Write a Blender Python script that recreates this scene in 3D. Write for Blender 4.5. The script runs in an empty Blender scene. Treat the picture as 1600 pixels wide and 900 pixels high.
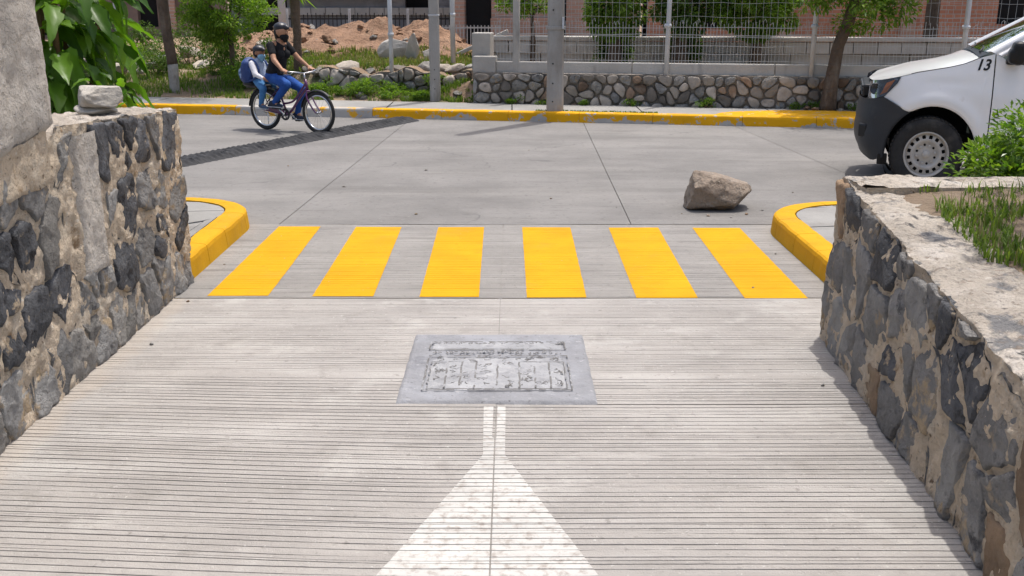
import bpy, bmesh, math, random
import numpy as np
from mathutils import Vector, Matrix, noise

sc = bpy.context.scene
COL = sc.collection
R = math.radians
rnd = random.Random(7)

# ------------------------------------------------------------------ camera
cam = bpy.data.cameras.new('camera'); camo = bpy.data.objects.new('camera', cam); COL.objects.link(camo)
cam.sensor_width = 36.0; cam.lens = 36.9; cam.clip_start = 0.05; cam.clip_end = 2000
camo.location = (0, 0, 1.75); camo.rotation_euler = (R(90 - 15.506), 0, 0)
sc.camera = camo

# ------------------------------------------------------------------ light
LIGHT = Vector((-0.15, -0.20, -1.0)).normalized()          # travel direction of the sunlight
w = bpy.data.worlds.new('World'); sc.world = w; w.use_nodes = True
nt = w.node_tree; bg = nt.nodes['Background']
sky = nt.nodes.new('ShaderNodeTexSky'); sky.sky_type = 'NISHITA'; sky.sun_disc = False
sky.sun_elevation = math.asin(-LIGHT.z); sky.sun_rotation = math.atan2(-LIGHT.x, -LIGHT.y)
sky.air_density = 1.0; sky.dust_density = 5.0; sky.ozone_density = 0.7
nt.links.new(sky.outputs[0], bg.inputs[0]); bg.inputs[1].default_value = 0.15
sl = bpy.data.lights.new('sun', 'SUN'); slo = bpy.data.objects.new('sun', sl); COL.objects.link(slo)
sl.energy = 2.5; sl.angle = R(0.53); sl.color = (1.0, 0.965, 0.915)
slo.rotation_euler = LIGHT.to_track_quat('-Z', 'Y').to_euler(); slo.location = (4, 8, 30)
sc.view_settings.view_transform = 'Standard'; sc.view_settings.look = 'None'
sc.view_settings.exposure = 0.42; sc.view_settings.gamma = 1.0; sc.view_settings.use_curve_mapping = False
try:
    sc.cycles.max_bounces = 8; sc.cycles.transparent_max_bounces = 8
except Exception:
    pass

# ------------------------------------------------------------------ materials
class Mt:
    def __init__(s, name):
        s.m = bpy.data.materials.new(name); s.m.use_nodes = True
        s.t = s.m.node_tree; s.b = s.t.nodes['Principled BSDF']; s.o = s.t.nodes['Material Output']
    def n(s, typ, **kw):
        x = s.t.nodes.new(typ)
        for k, v in kw.items(): setattr(x, k, v)
        return x
    def l(s, a, b): s.t.links.new(a, b)
    def mix(s, f, a, b, blend='MIX'):
        x = s.n('ShaderNodeMix', data_type='RGBA', blend_type=blend)
        for sock, v in ((x.inputs[0], f), (x.inputs[6], a), (x.inputs[7], b)):
            if hasattr(v, 'links') or hasattr(v, 'is_output'): s.l(v, sock)
            elif isinstance(v, (tuple, list)): sock.default_value = (*v[:3], 1)
            else: sock.default_value = v
        return x.outputs[2]
    def coord(s, kind, stretch=(1, 1, 1)):
        if kind == 'P':
            v = s.n('ShaderNodeNewGeometry').outputs['Position']
        else:
            v = s.n('ShaderNodeTexCoord').outputs['Object']
            oi = s.n('ShaderNodeObjectInfo')
            mu = s.n('ShaderNodeMath', operation='MULTIPLY'); s.l(oi.outputs['Random'], mu.inputs[0]); mu.inputs[1].default_value = 97.0
            ad = s.n('ShaderNodeVectorMath', operation='ADD'); s.l(v, ad.inputs[0]); s.l(mu.outputs[0], ad.inputs[1]); v = ad.outputs[0]
        if stretch != (1, 1, 1):
            mp = s.n('ShaderNodeVectorMath', operation='MULTIPLY'); s.l(v, mp.inputs[0]); mp.inputs[1].default_value = stretch; v = mp.outputs[0]
        return v
    def noise(s, v, scale, detail=5, rough=.6):
        x = s.n('ShaderNodeTexNoise'); x.inputs['Scale'].default_value = scale; x.inputs['Detail'].default_value = detail
        x.inputs['Roughness'].default_value = rough; s.l(v, x.inputs['Vector']); return x.outputs[0]
    def rng(s, v, a, b, c=0., d=1.):
        x = s.n('ShaderNodeMapRange'); s.l(v, x.inputs[0])
        for i, q in enumerate((a, b, c, d)): x.inputs[i + 1].default_value = q
        return x.outputs[0]
    def math(s, op, a, b=0.):
        x = s.n('ShaderNodeMath', operation=op)
        for i, v in enumerate((a, b)):
            if isinstance(v, (int, float)): x.inputs[i].default_value = v
            else: s.l(v, x.inputs[i])
        return x.outputs[0]
    def bump(s, h, strength, dist, prev=None):
        x = s.n('ShaderNodeBump'); x.inputs['Strength'].default_value = strength; x.inputs['Distance'].default_value = dist
        s.l(h, x.inputs['Height'])
        if prev is not None: s.l(prev, x.inputs['Normal'])
        return x.outputs[0]

def pm(name, base, rough=.85, var=.25, vs=3., layers=(), bump=.4, bs=45., bd=.01, bump2=0., bs2=8., coord='P', spec=.3, metal=0., rand=0., coat=0., cracks=None, extra=None):
    """layers: (colour, scale, lo, hi, stretch)"""
    k = Mt(name); v = k.coord(coord)
    nz = k.noise(v, vs, 6, .65)
    col = k.mix(k.rng(nz, .3, .7), tuple(c * (1 - var) for c in base), tuple(min(1, c * (1 + var)) for c in base))
    for L in layers:
        c, s_, lo, hi = L[:4]; vv = k.coord(coord, L[4]) if len(L) > 4 else v
        col = k.mix(k.rng(k.noise(vv, s_, 6, .62), lo, hi), col, c)
    if cracks:
        vo = k.n('ShaderNodeTexVoronoi', feature='DISTANCE_TO_EDGE'); vo.inputs['Scale'].default_value = cracks[1]
        nn = k.n('ShaderNodeTexNoise'); nn.inputs['Scale'].default_value = 3.; k.l(v, nn.inputs['Vector'])
        ma = k.n('ShaderNodeVectorMath', operation='MULTIPLY_ADD'); k.l(nn.outputs[1], ma.inputs[0]); ma.inputs[1].default_value = (.5, .5, .5); k.l(v, ma.inputs[2])
        k.l(ma.outputs[0], vo.inputs['Vector'])
        g = k.rng(vo.outputs[0], cracks[2], 0.)
        g = k.math('MULTIPLY', g, k.rng(k.noise(v, 1.1, 2), .47, .6))
        col = k.mix(g, col, cracks[0])
    if extra: col = extra(k, v, col)
    if rand:
        oi = k.n('ShaderNodeObjectInfo')
        f = k.rng(oi.outputs['Random'], 0, 1, 1 - rand, 1 + rand)
        cc = k.n('ShaderNodeCombineColor')
        for i in range(3): k.l(f, cc.inputs[i])
        col = k.mix(1., col, cc.outputs[0], 'MULTIPLY')
    k.l(col, k.b.inputs['Base Color'])
    k.b.inputs['Roughness'].default_value = rough; k.b.inputs['Metallic'].default_value = metal
    k.b.inputs['Specular IOR Level'].default_value = spec
    k.b.inputs['Coat Weight'].default_value = coat; k.b.inputs['Coat Roughness'].default_value = .05
    nrm = None
    if bump2: nrm = k.bump(k.noise(v, bs2, 6, .6), bump2, bd * 4)
    if bump: nrm = k.bump(k.noise(v, bs, 5, .7), bump, bd, nrm)
    if nrm is not None: k.l(nrm, k.b.inputs['Normal'])
    return k.m

def leafmat(name, c1, c2, trans=.45, rough=.4, spec=.4, gloss=.5):
    k = Mt(name)
    g = k.n('ShaderNodeNewGeometry'); oi = k.n('ShaderNodeObjectInfo')
    f = k.math('FRACT', k.math('ADD', g.outputs['Random Per Island'], k.math('MULTIPLY', oi.outputs['Random'], 3.7)))
    col = k.mix(f, c1, c2)
    k.l(col, k.b.inputs['Base Color']); k.b.inputs['Roughness'].default_value = rough
    k.b.inputs['Specular IOR Level'].default_value = spec
    tr = k.n('ShaderNodeBsdfTranslucent')
    k.l(k.mix(1., col, (1.5, 1.7, .5), 'MULTIPLY'), tr.inputs[0])
    ms = k.n('ShaderNodeMixShader'); ms.inputs[0].default_value = trans
    k.l(k.b.outputs[0], ms.inputs[1]); k.l(tr.outputs[0], ms.inputs[2]); k.l(ms.outputs[0], k.o.inputs[0])
    return k.m

def paintmat(name, paint, under, wear_scale, lo, hi, zfade=None, rough=.7, streak=None):
    """a coat of paint worn through to what is below it"""
    k = Mt(name); v = k.coord('P')
    f = k.rng(k.noise(v, wear_scale, 8, .7), lo, hi)
    if zfade:
        z = k.n('ShaderNodeSeparateXYZ'); k.l(v, z.inputs[0])
        h = k.rng(z.outputs[2], zfade[0], zfade[1], zfade[2], 0)
        big = k.noise(v, 1.3, 3)
        f = k.math('MAXIMUM', f, k.math('GREATER_THAN', k.math('ADD', k.math('MULTIPLY', k.noise(v, wear_scale * .6, 7, .7), k.rng(big, .35, .65, .5, 1.25)), h), .72))
    pc = k.mix(k.rng(k.noise(v, 2.2, 6), .3, .7), tuple(c * .88 for c in paint), tuple(min(1., c * 1.08) for c in paint))
    pc = k.mix(k.rng(k.noise(v, 9., 6, .7), .58, .8), pc, tuple(c * .7 for c in paint))
    pc = k.mix(k.rng(k.noise(v, 1.7, 6, .7), .55, .8, 0., .45), pc, tuple(c*.55+.05 for c in paint))
    if streak:
        vv = k.coord('P', (1.2, 26, 1)); pc = k.mix(k.rng(k.noise(vv, 1.5, 6), .56, .85), pc, tuple(c * streak for c in paint))
    uc = k.mix(k.noise(v, 7, 6), tuple(c * .75 for c in under), tuple(c * 1.2 for c in under))
    k.l(k.mix(f, pc, uc), k.b.inputs['Base Color']); k.b.inputs['Roughness'].default_value = rough
    k.b.inputs['Specular IOR Level'].default_value = .12
    k.l(k.bump(k.noise(v, 60, 5, .7), .3, .006), k.b.inputs['Normal'])
    return k.m

M = {}
CONC = (.325, .307, .286)
def sand(k, v, col):
    sp = k.n('ShaderNodeSeparateXYZ'); k.l(v, sp.inputs[0])
    e = k.rng(sp.outputs[0], -2.0, -1.86, .55, .0)
    f = k.rng(k.math('ADD', k.noise(v, 4., 6, .7), e), .62, .95, 0., .5)
    return k.mix(f, col, (.4, .345, .285))
M['drive'] = pm('driveway concrete', CONC, .9, .14, 1.3, layers=[((0.419, 0.402, 0.379), 1.1, .5, .75, (.6, 3, 1)), ((0.251, 0.236, 0.219), 1.3, .55, .85, (.7, 4, 1)), ((0.242, 0.227, 0.206), 5., .56, .8), ((0.437, 0.421, 0.394), 2.2, .57, .75), ((0.223, 0.208, 0.192), 26., .6, .72), ((0.465, 0.449, 0.422), 48., .62, .7), ((0.13, 0.118, 0.106), 60., .69, .74)], bump=.7, bs=110, bd=.005, bump2=.35, bs2=22, extra=sand)
M['cross'] = pm('crossing concrete', (0.24, 0.228, 0.212), .9, .16, 1.6, layers=[((0.303, 0.289, 0.27), 1.4, .5, .75, (.6, 6, 1)), ((0.148, 0.137, 0.126), 1.3, .54, .8, (.7, 7, 1)), ((0.163, 0.148, 0.137), 22., .58, .72), ((0.333, 0.318, 0.296), 44., .62, .7), ((0.096, 0.089, 0.081), 55., .68, .74)], bump=.7, bs=100, bd=.005, bump2=.35, bs2=20)
M['street'] = pm('street concrete', (0.19, 0.182, 0.172) , .88, .2, .9, layers=[((0.244, 0.233, 0.217), .7, .5, .72, (.35, 1.4, 1)), ((0.133, 0.127, 0.118), .8, .55, .8, (.3, 2, 1)), ((0.122, 0.114, 0.107), 4., .57, .8, (.4, 3, 1)), ((0.138, 0.13, 0.122), 18., .57, .7), ((0.276, 0.261, 0.244), 30., .62, .72), ((0.081, 0.075, 0.069), 42., .68, .74)], bump=.6, bs=70, bd=.006, bump2=.3, bs2=14, rand=.06, cracks=((.13, .125, .12), .25, .0045))
M['walk'] = pm('pavement concrete', (0.266, 0.259, 0.244), .9, .15, 1.2, layers=[((0.178, 0.167, 0.155), 2.1, .55, .8), ((0.34, 0.326, 0.303), 4.5, .6, .8)], bump=.5, bs=50, bd=.006, bump2=.3, bs2=7, rand=.08)
M['yellow'] = paintmat('crosswalk yellow paint', (.56, .292, .002), (.42, .385, .345), 34, .655, .70, streak=.82)
M['kerby'] = paintmat('kerb yellow paint', (.56, .295, .008), (.38, .34, .3), 16, .66, .69)
M['kerbfar'] = paintmat('worn kerb yellow paint', (.70, .35, .008), (.4, .38, .35), 7, .585, .61, zfade=(0.0, .14, .28))
M['kerbbare'] = paintmat('mostly bare kerb paint', (.7, .37, .03), (.43, .41, .38), 3.2, .40, .44, zfade=(0.0, .14, .2))
M['white'] = paintmat('arrow white paint', (.49, .48, .455), (.34, .31, .28), 24, .50, .64, streak=.78)
M['earth'] = pm('brown earth', (.2, .15, .105), .95, .3, 1.5, layers=[((.3, .24, .18), 4., .55, .8)], bump=.8, bs=30, bd=.02, bump2=.5, bs2=5)
M['lot'] = pm('dry soil', (.27, .19, .125), .95, .3, .9, layers=[((.33, .27, .2), 2.2, .5, .7), ((.11, .12, .05), 1.1, .56, .68), ((.38, .33, .26), 9., .62, .8)], bump=.9, bs=22, bd=.03, bump2=.6, bs2=5)
M['redsoil'] = pm('reddish heap soil', (.32, .195, .125), .95, .3, 2.2, layers=[((.36, .24, .16), 5., .52, .75), ((.16, .085, .05), 7., .58, .8)], bump=1., bs=18, bd=.05, bump2=.7, bs2=5)
M['mortar'] = pm('tan mortar', (.72, .59, .44), .95, .22, 4., layers=[((.72, .62, .49), 6., .51, .63), ((.40, .27, .155), 10., .58, .7), ((.46, .40, .33), 3., .62, .75), ((.2, .14, .09), 28., .62, .69), ((.76, .69, .59), 42., .61, .68)], bump=1., bs=60, bd=.018, bump2=1., bs2=20)
M['mortargrey'] = pm('greyish mortar', (.25, .225, .195), .95, .2, 3., layers=[((.3, .26, .2), 4., .52, .72), ((.1, .095, .09), 3.2, .55, .72), ((.12, .1, .085), 26., .66, .78)], bump=.9, bs=55, bd=.012, bump2=.7, bs2=13)
M['mortartop'] = pm('pale mortar capping', (.49, .43, .36), .95, .2, 3., layers=[((.63, .57, .5), 4., .5, .66), ((.23, .225, .22), 3.8, .565, .62), ((.11, .105, .1), 9., .59, .67), ((.25, .2, .155), 17., .57, .7), ((.62, .57, .5), 38., .61, .69)], bump=1., bs=55, bd=.016, bump2=.9, bs2=15)
M['render'] = pm('cement render', (.62, .565, .495), .93, .18, 2., layers=[((.68, .635, .575), 4.5, .5, .66, (1, 1, .4)), ((.36, .31, .26), 5., .6, .78, (2, 2, .4)), ((.42, .38, .33), 20., .6, .7), ((.7, .66, .61), 34., .61, .69), ((.13, .105, .085), 40., .66, .71)], bump=1., bs=55, bd=.018, bump2=.9, bs2=17)
M['slate'] = pm('dark blue grey stone', (.085, .088, .096), .75, .3, 6., layers=[((.135, .138, .145), 6., .52, .64), ((.022, .022, .025), 13., .54, .64), ((.42, .33, .225), 8., .60, .65), ((.22, .22, .22), 40., .63, .7)], bump=1., bs=46, bd=.016, bump2=1., bs2=15, coord='O', spec=.4, rand=.3)
M['grey'] = pm('grey stone', (.29, .282, .268), .85, .25, 5., layers=[((.36, .35, .33), 5., .5, .64), ((.1, .1, .103), 9., .58, .7), ((.45, .345, .225), 6., .565, .64), ((.32, .31, .3), 40., .62, .7)], bump=1., bs=46, bd=.016, bump2=1., bs2=15, coord='O', rand=.25)
M['pale'] = pm('pale grey stone', (.29, .275, .25), .88, .22, 5., layers=[((.38, .36, .33), 5., .5, .64), ((.12, .115, .11), 9., .56, .7), ((.36, .29, .2), 7., .6, .7)], bump=1., bs=46, bd=.016, bump2=1., bs2=15, coord='O', rand=.2)
M['mid'] = pm('mid grey stone', (.225, .218, .208), .8, .28, 5., layers=[((.3, .29, .275), 5., .5, .64), ((.08, .08, .083), 10., .57, .68), ((.45, .345, .225), 6., .56, .63), ((.27, .265, .255), 40., .62, .7)], bump=1., bs=46, bd=.016, bump2=1., bs2=15, coord='O', rand=.25)
M['brown'] = pm('brown stone', (.24, .165, .105), .88, .3, 5., layers=[((.33, .25, .17), 4., .5, .72), ((.1, .075, .06), 6., .58, .78)], bump=.8, bs=42, bd=.012, bump2=.8, bs2=11, coord='O', rand=.25)
M['fstone'] = pm('far wall stone', (.33, .29, .245), .88, .3, 4., layers=[((.33, .3, .26), 5., .55, .75), ((.08, .075, .07), 6., .58, .78)], bump=.6, bs=30, bd=.02, coord='O', rand=.55)
M['fbrown'] = pm('far wall brown stone', (.21, .145, .1), .88, .3, 4., layers=[((.33, .27, .21), 5., .55, .75)], bump=.6, bs=30, bd=.02, coord='O', rand=.4)
M['boulder'] = pm('brown boulder', (.31, .25, .195), .85, .25, 5., layers=[((.38, .33, .275), 6., .52, .66), ((.38, .22, .09), 3.6, .6, .7), ((.09, .07, .055), 12., .57, .7), ((.5, .46, .4), 34., .63, .7)], bump=.9, bs=60, bd=.014, bump2=.9, bs2=14, coord='O')
M['limestone'] = pm('pale loose stone', (.4, .37, .32), .88, .18, 7., layers=[((.5, .47, .42), 6., .5, .72), ((.2, .175, .15), 9., .6, .8)], bump=.7, bs=50, bd=.01, bump2=.6, bs2=14, coord='O')
M['concold'] = pm('old concrete', (.45, .43, .395), .92, .18, 1.5, layers=[((.4, .385, .36), 2.5, .52, .75), ((.15, .14, .13), 3., .58, .8, (1, 1, .3)), ((.11, .1, .09), 26., .69, .78)], bump=.6, bs=40, bd=.012, bump2=.3, bs2=7, rand=.1)
M['pole'] = pm('pole concrete', (.36, .345, .32), .9, .12, 2., layers=[((.22, .19, .155), 2.2, .5, .75, (1, 1, .35)), ((.48, .465, .44), 3., .56, .75, (2, 2, .4)), ((.13, .12, .1), 16., .69, .75)], bump=.6, bs=40, bd=.012, bump2=.2, bs2=7)
M['metalpost'] = pm('pale painted post', (.5, .515, .53), .5, .1, 6., layers=[((.25, .22, .19), 12., .64, .72), ((.62, .64, .66), 3., .5, .7)], bump=.2, spec=.5)
M['wire'] = pm('galvanised wire', (.46, .47, .47), .45, .12, 5., layers=[((.25, .2, .15), 20., .66, .75)], bump=0, spec=.5, metal=.3)
M['iron'] = pm('dark iron', (.03, .03, .032), .6, .2, 8., bump=.2)
M['bark'] = pm('bark', (.13, .095, .07), .95, .3, 4., layers=[((.24, .2, .16), 5., .52, .72, (1, 1, .25)), ((.05, .04, .03), 9., .55, .75, (1, 1, .2))], bump=1., bs=30, bd=.03, bump2=.6, bs2=8, coord='O')
M['limewash'] = pm('lime washed bark', (.4, .37, .33), .95, .2, 6., layers=[((.17, .135, .105), 9., .55, .72, (1, 1, .3))], bump=1., bs=30, bd=.03, coord='O')
M['greyhouse'] = pm('grey block facade', (.2, .205, .215), .92, .2, .8, layers=[((.33, .335, .35), .9, .5, .68), ((.1, .1, .105), 2., .56, .75, (.4, 1, 1.5)), ((.24, .15, .09), 3., .66, .75)], bump=.5, bs=12, bd=.03)
M['brownhouse'] = pm('brown adobe facade', (.22, .155, .125), .92, .25, .9, layers=[((.34, .28, .24), 1.3, .52, .7), ((.09, .07, .06), 1.6, .56, .72), ((.16, .18, .21), 1.2, .6, .72)], bump=.5, bs=12, bd=.03)
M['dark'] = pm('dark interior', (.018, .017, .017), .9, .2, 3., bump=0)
M['rubber'] = pm('tyre rubber', (.032, .031, .03), .82, .3, 9., layers=[((.085, .078, .07), 5., .52, .75)], bump=.3, bs=60, bd=.004, coord='O')
M['bumpstrip'] = pm('weathered black rubber', (.022, .023, .026), .75, .25, 3., layers=[((.055, .056, .06), 6., .54, .72), ((.10, .098, .095), 30., .64, .74)], bump=.5, bs=50, bd=.006, spec=.35)
M['cover'] = pm('grey cement cover', (0.238, 0.242, 0.256), .85, .14, 4., layers=[((0.287, 0.295, 0.316), 3., .5, .68), ((0.156, 0.16, 0.176), 5., .56, .75), ((0.344, 0.344, 0.353), 26., .6, .7), ((0.123, 0.123, 0.127), 34., .62, .7)], bump=.6, bs=70, bd=.006, bump2=.5, bs2=16)
M['coverlight'] = pm('pale cement relief', (0.297, 0.301, 0.311), .85, .14, 5., layers=[((0.387, 0.391, 0.4), 6., .5, .66), ((0.172, 0.172, 0.181), 11., .56, .72), ((0.138, 0.133, 0.129), 30., .61, .7)], bump=.6, bs=70, bd=.006, bump2=.6, bs2=20)
M['coverdirt'] = pm('dirt in the relief', (.17, .165, .16), .95, .2, 9., layers=[((.33, .335, .345), 22., .48, .6)], bump=.4)

def brickmat(name, c1, c2, mortar, vert=True):
    k = Mt(name); tc = k.n('ShaderNodeTexCoord')
    sx = k.n('ShaderNodeSeparateXYZ'); k.l(tc.outputs['Object'], sx.inputs[0])
    cb = k.n('ShaderNodeCombineXYZ'); k.l(sx.outputs[0], cb.inputs[0]); k.l(sx.outputs[2], cb.inputs[1])
    b = k.n('ShaderNodeTexBrick'); k.l(cb.outputs[0], b.inputs['Vector'])
    b.inputs['Color1'].default_value = (*c1, 1); b.inputs['Color2'].default_value = (*c2, 1); b.inputs['Mortar'].default_value = (*mortar, 1)
    b.inputs['Scale'].default_value = 1.; b.inputs['Brick Width'].default_value = .27; b.inputs['Row Height'].default_value = .085; b.inputs['Mortar Size'].default_value = .011
    v = k.coord('P'); n1 = k.noise(v, 1.2, 6)
    col = k.mix(k.rng(n1, .35, .7), b.outputs[0], tuple(c * .55 for c in c1), 'MIX')
    col = k.mix(k.rng(n1, .3, .62, .0, .5), b.outputs[0], col)
    k.l(col, k.b.inputs['Base Color']); k.b.inputs['Roughness'].default_value = .92
    inv = k.math('SUBTRACT', 1., b.outputs['Fac'])
    k.l(k.bump(inv, .8, .012, k.bump(k.noise(v, 30, 5), .4, .01)), k.b.inputs['Normal'])
    return k.m
M['brick'] = brickmat('red brick', (.60, .255, .15), (.5, .21, .13), (.5, .42, .35))
M['brickpale'] = brickmat('faded brick', (.56, .33, .245), (.49, .28, .2), (.52, .45, .38))

# ------------------------------------------------------------------ mesh helpers
class MB:
    def __init__(s): s.v = []; s.f = []
    def add(s, vs, fs):
        o = len(s.v); s.v += [tuple(p) for p in vs]; s.f += [tuple(i + o for i in f) for f in fs]; return s
    def box(s, c, d, rot=None):
        x, y, z = (q / 2 for q in d)
        vs = [Vector(p) for p in ((-x,-y,-z),(x,-y,-z),(x,y,-z),(-x,y,-z),(-x,-y,z),(x,-y,z),(x,y,z),(-x,y,z))]
        if rot: vs = [rot @ p for p in vs]
        c = Vector(c)
        return s.add([p + c for p in vs], [(0,3,2,1),(4,5,6,7),(0,1,5,4),(1,2,6,5),(2,3,7,6),(3,0,4,7)])
    def bbox(s, c, d, b=.01, rot=None):
        """box with chamfered edges"""
        x, y, z = (q / 2 for q in d); b = min(b, x * .9, y * .9, z * .9)
        bm = bmesh.new(); bmesh.ops.create_cube(bm, size=1)
        for v in bm.verts: v.co = Vector((v.co.x * d[0], v.co.y * d[1], v.co.z * d[2]))
        bmesh.ops.bevel(bm, geom=bm.edges[:], offset=b, segments=2, affect='EDGES', profile=.5)
        bm.verts.index_update(); c = Vector(c)
        vs = [((rot @ v.co) if rot else v.co) + c for v in bm.verts]; fs = [[v.index for v in f.verts] for f in bm.faces]
        bm.free(); return s.add(vs, fs)
    def tube(s, pts, rad, n=10, caps=True, squash=None):
        pts = [Vector(p) for p in pts]
        if isinstance(rad, (int, float)): rad = [rad] * len(pts)
        vs = []; fs = []; up = None
        for i, p in enumerate(pts):
            a = pts[max(i - 1, 0)]; b = pts[min(i + 1, len(pts) - 1)]; t = (b - a).normalized()
            if up is None: up = t.orthogonal().normalized()
            u = (up - t * up.dot(t)); u = u.normalized() if u.length > 1e-6 else t.orthogonal().normalized(); up = u
            w_ = t.cross(u)
            for k in range(n):
                an = 2 * math.pi * k / n
                vs.append(p + (u * math.cos(an) + w_ * math.sin(an)) * rad[i])
        for i in range(len(pts) - 1):
            for k in range(n):
                fs.append((i*n+k, i*n+(k+1) % n, (i+1)*n+(k+1) % n, (i+1)*n+k))
        if caps:
            fs.append(tuple(range(n - 1, -1, -1))); fs.append(tuple((len(pts) - 1) * n + k for k in range(n)))
        return s.add(vs, fs)
    def lathe(s, prof, n=32, axis='Y', c=(0, 0, 0), closed=False):
        vs = []; fs = []; c = Vector(c); m = len(prof)
        for k in range(n):
            a = 2 * math.pi * k / n; ca, sa = math.cos(a), math.sin(a)
            for r, h in prof:
                vs.append(c + (Vector((r*ca, h, r*sa)) if axis == 'Y' else Vector((r*ca, r*sa, h))))
        for k in range(n):
            k2 = (k + 1) % n
            for j in range(m if closed else m - 1):
                j2 = (j + 1) % m
                fs.append((k*m+j, k*m+j2, k2*m+j2, k2*m+j))
        return s.add(vs, fs)
    def ball(s, c, r, seg=16, rings=10):
        if isinstance(r, (int, float)): r = (r, r, r)
        c = Vector(c); vs = [c + Vector((0, 0, r[2]))]; fs = []
        for i in range(1, rings):
            th = math.pi * i / rings
            for k in range(seg):
                a = 2 * math.pi * k / seg
                vs.append(c + Vector((r[0]*math.sin(th)*math.cos(a), r[1]*math.sin(th)*math.sin(a), r[2]*math.cos(th))))
        vs.append(c - Vector((0, 0, r[2]))); L = len(vs) - 1
        for k in range(seg):
            fs.append((0, 1 + k, 1 + (k+1) % seg)); fs.append((L, L - seg + (k+1) % seg, L - seg + k))
        for i in range(rings - 2):
            for k in range(seg):
                a = 1 + i*seg + k; b = 1 + i*seg + (k+1) % seg
                fs.append((a, a + seg, b + seg, b))
        return s.add(vs, fs)
    def cap(s, p0, r0, p1, r1, n=12):
        """tapered capsule"""
        p0 = Vector(p0); p1 = Vector(p1); t = (p1 - p0).normalized()
        pts = [p0 - t*r0*.98, p0 - t*r0*.75, p0 - t*r0*.35, p0, p1, p1 + t*r1*.35, p1 + t*r1*.75, p1 + t*r1*.98]
        return s.tube(pts, [r0*.2, r0*.66, r0*.94, r0, r1, r1*.94, r1*.66, r1*.2], n)
    def grid(s, nu, nv, fn):
        vs = [fn(i / nu, j / nv) for j in range(nv + 1) for i in range(nu + 1)]
        fs = [(j*(nu+1)+i, j*(nu+1)+i+1, (j+1)*(nu+1)+i+1, (j+1)*(nu+1)+i) for j in range(nv) for i in range(nu)]
        return s.add(vs, fs)
    def mesh(s, name, m=None, smooth=False):
        me = bpy.data.meshes.new(name); me.from_pydata(s.v, [], s.f)
        if m is not None: me.materials.append(m)
        if smooth: me.polygons.foreach_set('use_smooth', [True] * len(me.polygons))
        me.update(); return me
    def build(s, name, m=None, parent=None, smooth=False, loc=(0, 0, 0)):
        return link(name, s.mesh(name, m, smooth), parent, loc)

def link(name, me, parent=None, loc=(0, 0, 0)):
    o = bpy.data.objects.new(name, me); COL.objects.link(o); o.location = loc
    if parent is not None: o.parent = parent
    return o
def tag(o, label=None, cat=None, group=None, kind=None):
    if label: o['label'] = label
    if cat: o['category'] = cat
    if group: o['group'] = group
    if kind: o['kind'] = kind
    elif cat: o['kind'] = 'thing'
    return o
def thing(name, loc, label, cat, group=None, rz=0.):
    o = bpy.data.objects.new(name, None); COL.objects.link(o); o.location = loc; o.rotation_euler = (0, 0, rz); o.empty_display_size = .2
    return tag(o, label, cat, group)
def structure(name, loc=(0, 0, 0)):
    o = bpy.data.objects.new(name, None); COL.objects.link(o); o.location = loc; o['kind'] = 'structure'; return o
def fn3(x, y, z, oct=4): return noise.fractal(Vector((x, y, z)), 1., 2., oct)
def smoothstep(a, b, x):
    t = max(0., min(1., (x - a) / (b - a))); return t * t * (3 - 2 * t)
def lerp(tab, x):
    if x <= tab[0][0]: return tab[0][1]
    for (a, va), (b, vb) in zip(tab, tab[1:]):
        if x <= b: return va + (vb - va) * (x - a) / (b - a)
    return tab[-1][1]

def clip(poly, n, d):
    """keep the side n.p <= d"""
    out = []
    for i, p in enumerate(poly):
        q = poly[(i + 1) % len(poly)]
        a = n[0]*p[0] + n[1]*p[1] - d; b = n[0]*q[0] + n[1]*q[1] - d
        if a <= 0: out.append(p)
        if (a < 0 < b) or (b < 0 < a):
            t = a / (a - b); out.append((p[0] + (q[0]-p[0])*t, p[1] + (q[1]-p[1])*t))
    return out
def voronoi(sites, boundary, gapf, reach, vary=0.):
    cells = []; vr = random.Random(5)
    for i, s in enumerate(sites):
        poly = list(boundary); gap = (gapf(*s) if callable(gapf) else gapf)*vr.uniform(1-vary, 1+vary)
        for j, q in enumerate(sites):
            if i == j or abs(q[0]-s[0]) > reach or abs(q[1]-s[1]) > reach: continue
            nx, ny = q[0]-s[0], q[1]-s[1]; L = math.hypot(nx, ny)
            if L < 1e-6: continue
            nx /= L; ny /= L
            poly = clip(poly, (nx, ny), nx*(s[0]+q[0])/2 + ny*(s[1]+q[1])/2 - gap/2)
            if len(poly) < 3: break
        if len(poly) >= 3: cells.append((s, poly))
    return cells
def chaikin(p, it=1):
    for _ in range(it):
        o = []
        for i, a in enumerate(p):
            b = p[(i+1) % len(p)]
            o.append((a[0]*.75+b[0]*.25, a[1]*.75+b[1]*.25)); o.append((a[0]*.25+b[0]*.75, a[1]*.25+b[1]*.75))
        p = o
    return p
def resample(p, n):
    L = [math.hypot(p[(i+1) % len(p)][0]-a[0], p[(i+1) % len(p)][1]-a[1]) for i, a in enumerate(p)]
    T = sum(L); out = []; i = 0; acc = 0.
    for k in range(n):
        t = T * k / n
        while acc + L[i] < t: acc += L[i]; i += 1
        a = p[i]; b = p[(i+1) % len(p)]; f = (t - acc) / max(L[i], 1e-9)
        out.append((a[0]+(b[0]-a[0])*f, a[1]+(b[1]-a[1])*f))
    return out

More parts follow.
